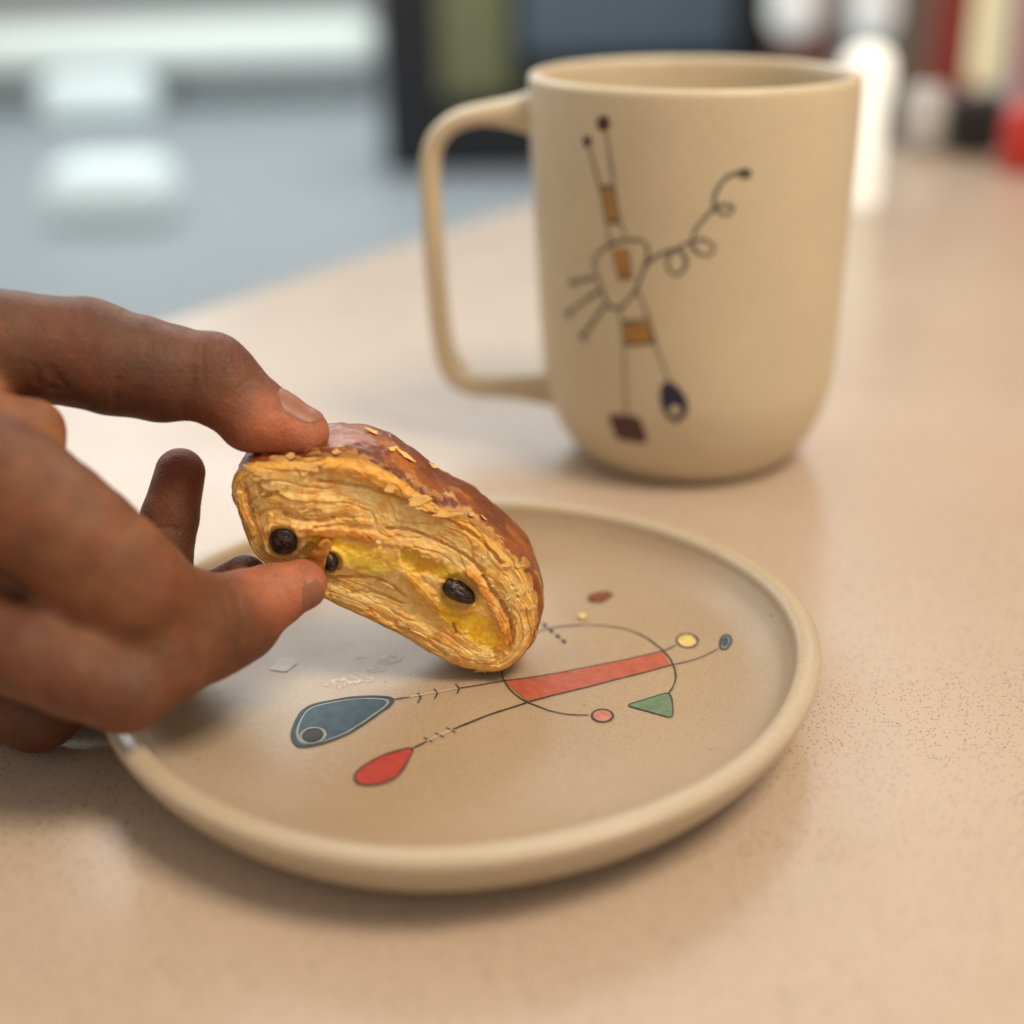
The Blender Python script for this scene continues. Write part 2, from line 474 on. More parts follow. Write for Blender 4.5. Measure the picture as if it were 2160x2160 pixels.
 'mug_lines': [([(-126.17, 103.33), (-124.77, 96.83), (-123.42, 88.94)], 0.55), ([(-133.08, 98.69), (-131.03, 93.86), (-128.63, 88.24)], 0.55),
               ([(-129.32, 88.19), (-123.15, 88.96)], 0.9), ([(-126.77, 79.1), (-120.98, 79.88)], 0.9), ([(-128.63, 88.24), (-126.38, 79.13), (-124.9, 72.74)], 0.4),
               ([(-123.15, 88.96), (-121.34, 79.79), (-119.18, 76.52)], 0.4), ([(-124.14, 72.14), (-121.91, 64.22)], 0.35), ([(-118.45, 72.86), (-116.98, 64.9)], 0.35),
               ([(-122.28, 64.05), (-116.8, 64.85)], 0.7),
               ([(-131.02, 65.33), (-132.03, 67.95), (-128.85, 71.15), (-123.94, 73.62), (-118.46, 75.11), (-114.11, 75.19), (-111.54, 73.54), (-111.74, 70.35),
                 (-113.14, 66.58), (-115.26, 62.04), (-118.38, 58.5), (-122.11, 55.8), (-125.81, 56.24), (-128.81, 60.07), (-131.02, 65.33)],
                0.75),
               ([(-115.7, 61.66), (-113.82, 65.66), (-111.63, 69.02), (-107.33, 71.74), (-102.07, 73.22), (-97.72, 75.25), (-92.95, 75.89), (-89.63, 74.01),
                 (-90.72, 71.73), (-94.38, 72.23), (-96.64, 74.2), (-96.73, 76.36), (-95.1, 79.29), (-91.32, 82.99), (-87.46, 84.96), (-83.79, 84.21), (-85.13, 82.46),
                 (-88.38, 83.06), (-89.94, 85.33), (-89.48, 88.31), (-86.68, 91.77), (-82.78, 93.03), (-79.93, 92.92)],
                0.8),
               ([(-102.07, 73.22), (-99.19, 71.75), (-98.75, 68.77), (-101.43, 66.39), (-104.26, 67.79), (-104.67, 70.64), (-102.63, 73.08)], 0.8),
               ([(-131.59, 63.54), (-143.0, 60.39)], 0.95), ([(-129.85, 59.95), (-146.02, 50.85)], 0.95), ([(-127.22, 56.43), (-138.16, 45.31)], 0.95),
               ([(-143.74, 61.9), (-142.53, 58.91)], 1.1), ([(-147.77, 51.99), (-144.34, 49.7)], 1.1), ([(-140.3, 46.05), (-135.76, 44.4)], 1.1),
               ([(-121.54, 55.65), (-120.97, 51.87), (-120.2, 45.6), (-120.19, 39.87), (-119.81, 32.6), (-119.59, 24.7)], 0.45),
               ([(-114.82, 61.39), (-112.29, 56.42), (-110.49, 52.73), (-108.64, 47.25), (-106.17, 41.74), (-103.43, 36.26)], 0.5),
               ([(-120.59, 52.05), (-111.03, 53.52)], 0.9), ([(-120.2, 45.6), (-108.64, 47.25)], 0.9)],
 'outline': [(-56.37, 50.07), (-54.96, 53.31), (-52.26, 55.53), (-48.16, 56.08), (-43.55, 56.42), (-38.58, 56.9), (-35.07, 56.74), (-30.17, 56.32), (-26.06, 54.32),
             (-21.64, 51.15), (-18.23, 48.36), (-14.42, 45.53), (-9.51, 42.66), (-6.01, 39.4), (-2.48, 36.11), (0.36, 32.8), (2.49, 29.49), (3.83, 25.33), (4.59, 21.97),
             (4.34, 17.34), (2.58, 11.82), (-0.12, 8.42), (-3.58, 6.24), (-7.74, 6.52), (-12.61, 7.96), (-17.03, 10.6), (-21.75, 14.17), (-27.16, 17.73), (-32.55, 20.82),
             (-37.88, 23.9), (-43.14, 27.35), (-48.31, 31.18), (-52.37, 34.54), (-53.9, 37.4), (-54.94, 41.42), (-55.58, 44.99), (-56.26, 47.74)],
 'palm': [(-109.15, 240.66, 51.48, 17), (-132.87, 255.41, 52.67, 24), (-155.69, 264.87, 49.32, 26)],
 'peel': [(-38.49, 39.9), (-36.93, 39.06), (-37.87, 36.2), (-39.41, 32.79), (-42.68, 35.11), (-40.25, 38.26)],
 'plate_fill': {'blue_dot': [(59.55, 9.26), (59.21, 8.63), (58.79, 8.04), (58.37, 7.7), (57.98, 7.63), (57.65, 7.84), (57.43, 8.31), (57.32, 9.0), (57.35, 9.83),
                             (57.51, 10.74), (57.78, 11.62), (58.14, 12.4), (58.56, 12.99), (58.95, 13.13), (59.32, 13.03), (59.63, 12.7), (59.84, 12.17), (59.95, 11.49),
                             (59.93, 10.73), (59.79, 9.96)],
                'blue_drop': [(-14.04, -7.97), (-15.22, -6.79), (-20.21, -6.27), (-26.67, -7.54), (-31.56, -9.97), (-33.21, -14.57), (-33.43, -20.21), (-32.2, -23.83),
                              (-30.31, -24.8), (-26.45, -23.37), (-22.1, -20.12), (-17.36, -14.05), (-14.55, -9.98)],
                'blue_drop_hole': [(-27.34, -20.38), (-27.3, -21.08), (-27.46, -21.75), (-27.78, -22.33), (-28.25, -22.77), (-28.82, -23.02), (-29.42, -23.06),
                                   (-30.02, -22.88), (-30.53, -22.51), (-30.93, -21.97), (-31.17, -21.33), (-31.21, -20.63), (-31.07, -19.95), (-30.75, -19.36),
                                   (-30.28, -18.91), (-29.71, -18.66), (-29.09, -18.61), (-28.49, -18.79), (-27.97, -19.18), (-27.57, -19.72)],
                'dash': [[(19.4, 22.49), (19.23, 22.27), (18.95, 22.29), (18.65, 22.56), (18.4, 23.0), (18.27, 23.5), (18.3, 23.91), (18.47, 24.12), (18.75, 24.09),
                          (19.05, 23.82), (19.3, 23.39), (19.43, 22.9)],
                         [(20.8, 19.72), (20.63, 19.5), (20.35, 19.52), (20.05, 19.79), (19.81, 20.22), (19.68, 20.71), (19.71, 21.12), (19.88, 21.34), (20.16, 21.31),
                          (20.46, 21.04), (20.7, 20.61), (20.83, 20.12)],
                         [(22.24, 17.11), (22.07, 16.89), (21.8, 16.92), (21.5, 17.18), (21.26, 17.6), (21.14, 18.08), (21.17, 18.48), (21.34, 18.7), (21.61, 18.68),
                          (21.91, 18.41), (22.15, 17.98), (22.27, 17.51)],
                         [(23.49, 14.78), (23.32, 14.57), (23.05, 14.59), (22.76, 14.85), (22.52, 15.27), (22.4, 15.74), (22.43, 16.14), (22.6, 16.35), (22.87, 16.33),
                          (23.17, 16.07), (23.41, 15.65), (23.52, 15.17)]],
                'green_triangle': [(35.24, -12.01), (39.41, -9.76), (43.59, -7.91), (44.24, -9.4), (44.19, -13.97), (43.7, -16.72), (42.89, -17.26), (39.4, -15.13),
                                   (36.89, -13.44)],
                'pink_dot': [(31.64, -15.97), (31.48, -16.69), (31.13, -17.32), (30.62, -17.81), (30.01, -18.1), (29.35, -18.17), (28.71, -18.01), (28.14, -17.64),
                             (27.71, -17.09), (27.45, -16.41), (27.4, -15.67), (27.55, -14.94), (27.89, -14.29), (28.4, -13.8), (29.02, -13.5), (29.69, -13.43),
                             (30.34, -13.59), (30.91, -13.98), (31.34, -14.54), (31.59, -15.22)],
                'red_drop': [(-8.97, -26.2), (-12.16, -26.98), (-15.57, -29.17), (-18.24, -32.25), (-19.34, -34.87), (-18.75, -37.32), (-16.93, -38.31), (-14.82, -38.11),
                             (-12.45, -36.89), (-10.64, -34.33), (-9.47, -30.53)],
                'yellow_dot': [(52.82, 12.74), (52.59, 11.89), (52.17, 11.18), (51.6, 10.7), (50.93, 10.48), (50.22, 10.55), (49.55, 10.89), (48.98, 11.49),
                               (48.56, 12.27), (48.34, 13.16), (48.34, 14.08), (48.55, 14.93), (48.97, 15.64), (49.55, 16.13), (50.23, 16.36), (50.95, 16.29),
                               (51.63, 15.95), (52.2, 15.35), (52.62, 14.56), (52.83, 13.66)]},
 'plate_lines': [([(-14.05, -7.76), (-12.44, -7.32), (-10.28, -6.79)], 0.55, 0), ([(-11.08, -7.07), (-5.94, -5.53), (-0.47, -3.88)], 0.32, 1),
                 ([(-0.47, -3.88), (4.51, -2.61), (8.97, -1.31), (16.84, 0.39), (25.42, 3.08), (37.09, 6.88), (44.57, 9.7), (48.01, 11.85)], 0.3, 0),
                 ([(-8.88, -26.02), (-7.4, -24.8), (-6.16, -23.66)], 0.5, 0), ([(-6.41, -23.83), (-4.15, -22.07), (-1.09, -19.65)], 0.4, 1),
                 ([(-1.09, -19.65), (3.08, -16.66), (7.32, -13.9), (14.38, -9.99)], 0.5, 0),
                 ([(14.38, -9.99), (22.15, -6.52), (30.66, -2.92), (39.35, 0.72), (45.56, 3.32), (50.59, 4.95), (54.24, 6.78), (56.76, 8.43)], 0.3, 0),
                 ([(26.82, -15.53), (22.84, -15.04), (19.14, -13.6), (15.98, -11.27), (14.11, -9.78), (11.7, -6.8), (10.07, -3.28), (9.08, 0.51), (9.1, 6.03),
                   (11.05, 13.4), (13.75, 17.2), (16.77, 19.72), (20.42, 21.76), (27.68, 22.7), (35.37, 21.15), (40.41, 17.51), (44.4, 10.75), (46.06, 5.17),
                   (46.34, -0.58), (45.44, -4.8), (43.99, -7.83)],
                  0.33, 0),
                 ([(-8.94, -5.19), (-8.22, -7.19), (-8.76, -9.31)], 0.32, 0), ([(-5.57, -3.76), (-4.77, -5.79), (-5.34, -7.93)], 0.32, 0),
                 ([(-1.09, -1.73), (-0.3, -3.99), (-0.63, -6.07)], 0.32, 0), ([(-7.01, -22.14), (-4.84, -24.08)], 0.32, 0), ([(-4.73, -20.64), (-2.56, -22.5)], 0.32, 0),
                 ([(-2.49, -18.74), (-0.42, -20.91)], 0.32, 0)],
 'plate_outline': {'blue_dot': 0.45, 'blue_drop': 0.62, 'green_triangle': 0.28, 'pink_dot': 0.45, 'red_drop': 0.42, 'yellow_dot': 0.5},
 'raisin': [((-46.78, 39.23), 3.4, 3.2, 60), ((-37.76, 34.25), 1.7, 2.6, 10), ((-11.48, 26.34), 4.1, 2.1, -36)],
 'right': (0.9997, -0.0092, -0.0207),
 'ring': [(-56.6, 253.39, 28.43, 5.0), (-64.52, 255.29, 22.85, 6.4), (-77.32, 257.03, 14.47, 7.0), (-106.57, 257.97, 6.72, 8.5), (-142.44, 265.99, 29.69, 12)],
 'spine': [(-47.97, 38.86), (-43.02, 37.53), (-37.3, 36.58), (-31.59, 35.03), (-26.26, 33.07), (-21.65, 30.51), (-17.37, 27.94), (-13.1, 24.51), (-9.16, 20.64),
           (-5.92, 17.18)],
 'thumb_a': [(-42.89, 242.06, 32.49, 5.2), (-46.82, 240.56, 31.57, 6.2), (-51.71, 237.44, 30.7, 7.4), (-58.77, 230.49, 31.07, 9.0), (-66.64, 223.44, 37.37, 10.0),
             (-72.2, 220.55, 45.64, 11.0), (-83.08, 222.06, 56.43, 11.5), (-99.8, 230.02, 64.48, 13)],
 'thumb_b': [(-54.27, 232.45, 28.11, 6.8), (-63.87, 219.65, 28.86, 7.6), (-72.66, 211.29, 27.28, 7.9), (-83.3, 211.06, 34.15, 8.4), (-99.69, 215.79, 37.39, 9.5),
             (-121.33, 223.94, 38.5, 12)],
 'top_flakes': [(-20.15, 55.89), (-27.44, 60.58), (-13.04, 53.05), (-23.8, 56.92)],
 'toward': (-0.0, -0.9137, 0.4063),
 'up': (0.0227, 0.4062, 0.9135),
 'web': [(-89.54, 237.31, 68.57, 6.0), (-94.75, 236.63, 67.04, 8.0), (-103.68, 237.12, 68.13, 12)]}
# ------------------------------------------------------------------ table and hall
def rounded_slab(poly, z0, z1, bev=6.0):
    """Convex polygon slab (mm) with a rounded top edge."""
    P = np.array(poly, float)
    c = P.mean(0)
    rings, n = [], len(P)
    d = P - c
    L = np.linalg.norm(d, axis=1, keepdims=True)
    for k in range(6):
        a = math.pi / 2 * k / 5
        rings.append(np.c_[c + d * (1 - bev * (1 - math.sin(a)) / L), np.full(n, z0 * 0 + z1 - bev + bev * math.cos(a))])
    rings.append(np.c_[P, np.full(n, z0)])
    V = np.vstack(rings[0:1] + rings[1:])
    F = [tuple(range(n))]
    for r in range(len(rings) - 1):
        for i in range(n):
            j = (i + 1) % n
            F.append((r * n + i, (r + 1) * n + i, (r + 1) * n + j, r * n + j))
    F.append(tuple((len(rings) - 1) * n + i for i in reversed(range(n))))
    return V, F


def round_corners(poly, rad=25, k=8):
    out = []
    n = len(poly)
    for i in range(n):
        a, b, c = (np.array(poly[(i + q) % n], float) for q in (-1, 0, 1))
        u, w = (a - b) / np.linalg.norm(a - b), (c - b) / np.linalg.norm(c - b)
        for t in np.linspace(0, 1, k):
            out.append((1 - t) ** 2 * (b + u * rad) + 2 * t * (1 - t) * b + t ** 2 * (b + w * rad))
    return out


E1, E2 = np.array([155, 230.0]) / 277.35, np.array([230, -155.0]) / 277.35
corner = np.array([165, 1022.0]) + 22 * E1
tp = [corner, corner + E2 * 1150, corner + E2 * 1150 - E1 * 1500, corner - E1 * 1500]
table = empty('table', (300, 300, -740), 'beige speckled quartz table the plate and mug stand on', 'table')
V, F = rounded_slab(round_corners(tp), -30, 0, 5)
obj('table_top', V, [f[::-1] for f in F], M['table'], table, shade=False)
legm = plain('dark_metal', (0.05, 0.05, 0.055), 0.4)
for q in tp:
    c = np.array(tp).mean(0)
    p = q + (c - q) / np.linalg.norm(c - q) * 160
    a = np.linspace(0, 2 * math.pi, 24, endpoint=False)
    ring = np.c_[p[0] + 25 * np.cos(a), p[1] + 25 * np.sin(a)]
    V = np.vstack([np.c_[ring, np.full(24, -740.)], np.c_[ring, np.full(24, -30.)]])
    obj('table_leg', V, [(i, (i + 1) % 24, 24 + (i + 1) % 24, 24 + i) for i in range(24)], legm, table)

floorm = plain('floor_grey', (0.30, 0.335, 0.36), 0.42)
obj('floor', [(-7000, -3000, -740), (7000, -3000, -740), (7000, 9000, -740), (-7000, 9000, -740)], [(0, 1, 2, 3)], floorm, kind='structure', shade=False)
wallm = plain('wall_grey', (0.36, 0.38, 0.38), 0.7)
obj('wall', [(-7000, 8000, -740), (7000, 8000, -740), (7000, 8000, 2500), (-7000, 8000, 2500)], [(0, 1, 2, 3)], wallm, kind='structure', shade=False)


def soft_box(x0, x1, y0, y1, z0, z1, bev):
    """Box with rounded edges: a superellipsoid-like rounded cuboid."""
    bm = bmesh.new()
    bmesh.ops.create_cube(bm, size=1)
    for v in bm.verts:
        v.co = Vector(((x0 + x1) / 2 + v.co.x * (x1 - x0), (y0 + y1) / 2 + v.co.y * (y1 - y0), (z0 + z1) / 2 + v.co.z * (z1 - z0)))
    bmesh.ops.bevel(bm, geom=bm.edges[:], offset=bev, segments=5, affect='EDGES', profile=0.5)
    V = [tuple(v.co) for v in bm.verts]
    bm.verts.index_update()
    F = [[v.index for v in f.verts] for f in bm.faces]
    bm.free()
    return V, F


def lathe(profile, cx, cy, seg=96, z0=0):
    pr = np.array(profile, float)
    a = np.linspace(0, 2 * math.pi, seg, endpoint=False)
    V = np.stack([cx + pr[None, :, 0] * np.cos(a)[:, None], cy + pr[None, :, 0] * np.sin(a)[:, None],
                  np.broadcast_to(z0 + pr[None, :, 1], (seg, len(pr)))], -1)
    return V.reshape(-1, 3), grid_faces(seg, len(pr), True)


whitem = plain('white_paint', (0.80, 0.82, 0.80), 0.5)
blackm = plain('black_laminate', (0.012, 0.012, 0.016), 0.5)
creamm = plain('cream_glow', (0.88, 0.78, 0.48), 0.5, glow=0.45)
glowm = plain('column_glow', (0.95, 0.97, 0.88), 0.5, glow=0.5)
lanternm = plain('lantern_glow', (0.88, 0.90, 0.86), 0.5, glow=0.4)  # glow added to brighten the guessed lanterns
redm = plain('red_paint', (0.36, 0.035, 0.025), 0.45)
pinkm = plain('pink_fabric', (0.80, 0.34, 0.29), 0.8)
tanm = plain('tan_wood', (0.24, 0.19, 0.13), 0.6)

t = empty('bench_standin', (-1750, 7400, -740), 'long white bench with added glow, standing in for a light patch, against the far wall at upper left', 'bench_standin')
V, F = soft_box(-3100, -660, 7250, 7700, -560, -330, 100); obj('standin_seat', V, F, plain('bench_glow', (0.82, 0.88, 0.85), 0.6, glow=0.07), t)  # faint glow added so the seat reads as a bright bar
for x in (-2900, -1750, -760):
    V, F = soft_box(x - 30, x + 30, 7420, 7560, -740, -560, 8); obj('leg', V, F, plain('bench_standin_leg', (0.3, 0.31, 0.31)), t)  # legs of the stand-in bench
for nm, x0, x1, y, z1, lab in (('floor_glow', -1480, -1075, 4450, -535, 'glowing white rounded block for a light patch on the grey floor, lower of two'),
                              ('floor_glow', -2250, -1700, 6850, -505, 'glowing white rounded block for a light patch below the bench, upper of two')):
    V, F = soft_box(x0, x1, y - 150, y + 150, -740, z1, 95)  # glowing blocks added in place of bright light patches
    obj(nm, V, F, plain('glowing_white', (0.70, 0.79, 0.79), 0.6, glow=0.22), label=lab, cat='lamp', group='white glowing blocks on the floor')  # stand-ins for light patches, not lamps
t = empty('cabinet', (320, 5400, -740), 'dark blurred cabinet with olive and blue-grey fronts behind the mug', 'cabinet')
V, F = soft_box(-455, 1080, 5205, 5600, -740, 40, 10); obj('carcass', V, F, blackm, t)
V, F = soft_box(-225, 30, 5170, 5206, -455, 20, 12); obj('door', V, F, plain('olive_panel', (0.20, 0.21, 0.10)), t)
V, F = soft_box(75, 845, 5170, 5206, -315, 20, 12); obj('door', V, F, plain('steel_panel', (0.11, 0.155, 0.20)), t)
for x0, x1, z0, lab in ((754, 894, -170, 'white hanging lantern with added glow at the top edge, left of two'), (985, 1106, -184, 'white hanging lantern with added glow at the top edge, right of two')):
    V, F = soft_box(x0, x1, 3940, 4060, z0, 230, 55)
    ln = obj('lantern', V, F, lanternm, label=lab, cat='lantern', group='guessed white lanterns with added glow')
    V, F = soft_box((x0 + x1) / 2 - 4, (x0 + x1) / 2 + 4, 3996, 4004, 225, 2400, 2)
    obj('cord', V, F, blackm, ln)
V, F = soft_box(880, 1080, 4500, 4560, -740, 300, 15); obj('panel', V, F, plain('rust_panel', (0.22, 0.10, 0.07)), label='rust brown panel behind the white lanterns', cat='panel')
V, F = soft_box(1180, 1460, 4300, 4360, -740, 1200, 15); obj('panel', V, F, tanm, label='tan brown panel between the white lantern and red post', cat='panel')
V, F = soft_box(930, 1062, 3000, 3060, -232, 1500, 12); obj('floating_post', V, F, redm, label='dark red floating post behind the cream strip at upper right', cat='floating_post')  # red post hung without support, raised so the table reflects it
V, F = soft_box(958, 1024, 2850, 2900, -192, 1500, 25); obj('glow_strip', V, F, creamm, label='pale cream hanging strip with added glow at upper right', cat='lamp')  # cream upright of unknown kind, its glow added for brightness
V, F = soft_box(1028, 2300, 2760, 2810, -232, 1500, 12); obj('curtain', V, F, pinkm, label='pink red curtain at the right edge, enlarged to tint the table reflections', cat='curtain')  # made tall and wide so the table reflects its pink

# things standing on the far part of the table
V, F = lathe([(0, 0), (11.5, 0), (12.5, 1.5), (12.5, 52), (14.5, 66), (15, 76), (12, 83), (6, 87), (0, 87)], 200.0, 768, 48, 0.2)
obj('glow_column', V, F, glowm, label='glowing white column for a bright gap just right of the mug rim', cat='lamp')  # glowing column added in place of a bright gap of light
V, F = lathe([(0, 0), (8, 0), (12, 2), (14, 20), (14, 36), (11, 43), (0, 44)], 288, 944, 48, 0.2)
obj('small_pot', V, F, plain('grey_ceramic', (0.62, 0.62, 0.60)), label='small pale grey pot on the far table edge', cat='pot')
V, F = soft_box(305, 336, 925, 950, 0.2, 38, 5)
obj('box', V, F, blackm, label='small black box on the far table edge', cat='box')
V, F = lathe([(0, 0), (15, 0), (17, 2), (17, 34), (14, 40), (0, 41)], 331, 866, 48, 0.2)
obj('jar', V, F, plain('bright_red', (0.55, 0.03, 0.02), 0.35), label='red jar at the right edge of the picture', cat='jar')

# ------------------------------------------------------------------ plate
PC = np.array([-11.9, 250.2])
plate = empty('plate', (PC[0], PC[1], 0), 'round beige stoneware plate with abstract coloured drawing', 'plate')
PROF_IN = [(0, 4.6), (30, 4.6), (50, 5.0), (60, 6.6), (66, 9.5), (69, 12.9), (69.9, 14.9)]
prof = spline(PROF_IN + [(70.5, 15.75), (71.5, 16.1), (73.4, 16.1), (74.4, 15.7), (74.9, 14.9), (74.4, 12.6), (71.8, 8.2), (68, 4.0), (64.5, 1.3), (62, 0.05), (60, 0.3), (58, 1.3), (30, 1.5), (0, 1.5)], 220)


def plate_warp(x, y):
    a, r = np.arctan2(y, x), np.hypot(x, y)
    w = 0.0072 * np.cos(2 * a) - 0.004 * np.sin(2 * a) + 0.006 * np.cos(3 * a) + 0.013 * np.sin(3 * a) + 0.002 * np.sin(7 * a + 1)
    return 1 + w * smooth(35, 70, r)


V, F = lathe(prof, 0, 0, 220)
glz_k = (1 - smooth(69.4, 70.3, np.hypot(V[:, 0], V[:, 1]))) * (V[:, 2] > 4)
k = plate_warp(V[:, 0], V[:, 1])
V[:, 0] *= k
V[:, 1] *= k
ang = np.arctan2(V[:, 1], V[:, 0])
V[:, 2] += smooth(50, 72, np.hypot(V[:, 0], V[:, 1])) * smooth(3, 10, V[:, 2]) * 0.25 * np.sin(5 * ang + 0.6)
V[:, :2] += PC
obj('dish', V, [f[::-1] for f in F], M['plate'], plate, attrs=dict(glaze=glz_k))


def plate_z(xy):
    q = xy / plate_warp(xy[:, 0], xy[:, 1])[:, None]
    q = xy / plate_warp(q[:, 0], q[:, 1])[:, None]
    r = np.hypot(q[:, 0], q[:, 1])
    return np.interp(r, prof[:84, 0], prof[:84, 1])


def on_plate(xy, lift):
    xy = np.asarray(xy, float)
    return np.c_[xy + PC, plate_z(xy) + lift + 0.05]


def fill_mesh(P, rings=10):
    """Concentric rings from outline to centroid (star-shaped outlines)."""
    c = P.mean(0)
    n = len(P)
    pts = np.vstack([c + (P - c) * (1 - i / rings) for i in range(rings)] + [c[None]])
    F = []
    for r in range(rings - 1):
        for i in range(n):
            j = (i + 1) % n
            F.append((r * n + i, r * n + j, (r + 1) * n + j, (r + 1) * n + i))
    F += [((rings - 1) * n + i, (rings - 1) * n + (i + 1) % n, rings * n) for i in range(n)]
    return pts, F


def ribbon(P, w, closed=False, seed=0, taper=True, step=0.35):
    P = np.array(P, float)
    L = np.linalg.norm(np.diff(P, axis=0), axis=1).sum()
    n = max(8, int(L / step))
    Q = spline(P, n, closed) if len(P) > 2 else np.linspace(P[0], P[-1], n)
    T = np.roll(Q, -1, 0) - np.roll(Q, 1, 0) if closed else np.gradient(Q, axis=0)
    T /= np.linalg.norm(T, axis=1, keepdims=True) + 1e-9
    N = np.c_[-T[:, 1], T[:, 0]]
    u = np.arange(n)
    ww = w / 2 * (1 + 0.28 * fbm(u * 0.11, u * 0 + seed * 3.7, seed + 5, 3))
    if taper and not closed:
        ww = ww * np.clip(np.minimum(u, n - 1 - u) / 3.0 + 0.45, 0, 1)
    off = 0.06 * noise2(u * 0.16, u * 0 + seed, seed + 9)[:, None] * N
    Vx = np.stack([Q + off + N * ww[:, None], Q + off, Q + off - N * ww[:, None]], 1).reshape(-1, 2)
    return Vx, grid_faces(n, 3, closed)


colours = dict(blue_drop='blue', red_drop='red', blue_drop_hole='holebrown', pink_dot='pink', yellow_dot='yellow', blue_dot='blue', green_triangle='green')


def painted_on_plate(name, xy, F, mat, lift):
    Vp = on_plate(xy, lift)
    # face up
    return obj(name, Vp, F, mat, plate)


for nm, P in D['plate_fill'].items():
    if nm == 'dash':
        for q in P:
            xy, F = fill_mesh(spline(q, 20, True), 3)
            painted_on_plate('painted_dash', xy, F, M['ink'], 0.12)
        continue
    xy, F = fill_mesh(spline(P, 90, True), 12)
    painted_on_plate('painted_' + nm, xy, F, M[colours[nm]], 0.22 if nm == 'blue_drop_hole' else 0.10)
bt, bb = spline(D['bar_top'], 120), spline(D['bar_bot'], 120)
xy = np.stack([bt * (1 - k) + bb * k for k in np.linspace(0, 1, 9)], 1).reshape(-1, 2)
painted_on_plate('painted_red_bar', xy, grid_faces(120, 9), M['coral'], 0.10)
for i, (P, w, c) in enumerate(D['plate_lines']):
    xy, F = ribbon(P, w, seed=i)
    painted_on_plate('painted_line', xy, F, M['pale_ink'] if c else M['ink'], 0.16)
for i, (nm, w) in enumerate(D['plate_outline'].items()):
    xy, F = ribbon(D['plate_fill'][nm], w, True, 40 + i)
    painted_on_plate('painted_outline', xy, F, M['ink'], 0.18)
for nm, sc, w in (('blue_drop', 0.90, 0.38), ('yellow_dot', 0.86, 0.25), ('blue_dot', 0.8, 0.35)):
    P = np.array(D['plate_fill'][nm])
    xy, F = ribbon(P.mean(0) + (P - P.mean(0)) * sc, w, True, 60)
    painted_on_plate('painted_pale_edge', xy, F, plain('pale_blue_edge', (0.25, 0.31, 0.32), 0.4) if 'blue' in nm else M['pale_ink'], 0.14)
xy, F = ribbon(D['hole_ring'], 0.5, True, 70)
painted_on_plate('painted_ring', xy, F, plain('ring_grey', (0.30, 0.31, 0.27), 0.4), 0.20)


def flake(name, loc, ax_, ay_, rot, mat, thick=0.35, curl=0.4, seed=0, parent=None, label=None, cat=None, normal=None, n=28, jag=0.3, group=None, sheet=False):
    """Thin irregular chip, its underside touching loc, lying across `normal`."""
    rs = np.linspace(0, 2 * math.pi, n, endpoint=False)
    rad = 1 + jag * fbm(rs / (2 * math.pi) * 6, rs * 0 + seed, seed, 3, px=6)
    P = np.c_[ax_ * rad * np.cos(rs), ay_ * rad * np.sin(rs)]
    xy, F = fill_mesh(P, 4)
    h = curl * ((xy[:, 0] / ax_) ** 2 * 0.6 + noise2(xy[:, 0] * 1.1 + seed, xy[:, 1] * 1.1, seed) * 0.4 + 0.2)
    top = np.c_[xy, h + thick]
    bot = np.c_[xy, h]
    nn = len(xy)
    FF = [tuple(f) for f in F] + [tuple(i + nn for i in reversed(f)) for f in F] + \
         [(i, nn + i, nn + (i + 1) % n, (i + 1) % n) for i in range(n)]
    Vf = np.vstack([top, bot])
    if sheet:                                     # a film with no visible edge
        Vf, FF = top, [tuple(f) for f in F]
    nz = np.array(normal if normal is not None else (0, 0, 1.0), float)
    nz /= np.linalg.norm(nz)
    ux = np.cross((0, 1, 0.02), nz)
    ux /= np.linalg.norm(ux)
    uy = np.cross(nz, ux)
    c, s = math.cos(rot), math.sin(rot)
    R = np.stack([ux * c + uy * s, -ux * s + uy * c, nz])
    return obj(name, Vf @ R + np.array(loc), FF, mat, parent, shade=True, label=label, cat=cat, group=group)


fl = D['flakes']
flakem = plain('glazed_flake', (0.20, 0.055, 0.015), 0.35)
goldm = plain('golden_flake', (0.62, 0.36, 0.12), 0.5)
def faint(name, c, alpha):
    q = NT(name, Roughness=0.45, Base_Color=c)
    v = q.coord()
    q.set('Alpha', q.ramp(q.noise(v, 700, 4, 0.6), [(0.38, 0.0), (0.62, alpha)]))
    return q.mat


sugar = faint('sugar_smear', (0.72, 0.65, 0.56), 0.95)
paleflake = NT('pale_flake', Base_Color=(0.70, 0.63, 0.55), Roughness=0.45, Alpha=0.85).mat
P = lambda k: on_plate([fl[k]], 0.02)[0]
flake('pastry_flake', P('brown'), 3.1, 2.2, 0.15, plain('dull_flake', (0.19, 0.052, 0.016), 0.75), 0.2, 0.22, 3, label='reddish brown pastry flake lying on the plate right of the pastry', cat='flake')
flake('crumb', P('crumb'), 1.0, 1.1, 0.4, plain('yellow_crumb', (0.72, 0.55, 0.22)), 0.7, 0.3, 5, label='tiny yellow crumb on the plate above the drawn circle', cat='crumb')
flake('pastry_flake', P('white'), 2.4, 2.3, 0.9, paleflake, 0.06, 0.06, 8, label='pale translucent flake on the plate left of the pastry', cat='flake', jag=0.5, sheet=True)
for k, (a, b, r, sd, lab) in dict(s1=(2.2, 1.3, 0.1, 2, 'pale speck under the pastry, farthest from the blue drop'), s2=(1.8, 1.2, 0.5, 4, 'pale speck nearest the line behind the blue drop'),
                             s3=(3.2, 2.6, 0.1, 6, 'widest pale smear just above the blue drop'), s4=(2.0, 1.5, 0.3, 7, 'faint pale speck right under the pastry edge')).items():
    flake('sugar_smear', P(k), a, b, r, sugar, 0.015, 0.015, sd, label=lab, cat='smear', jag=0.75, n=40, sheet=True)

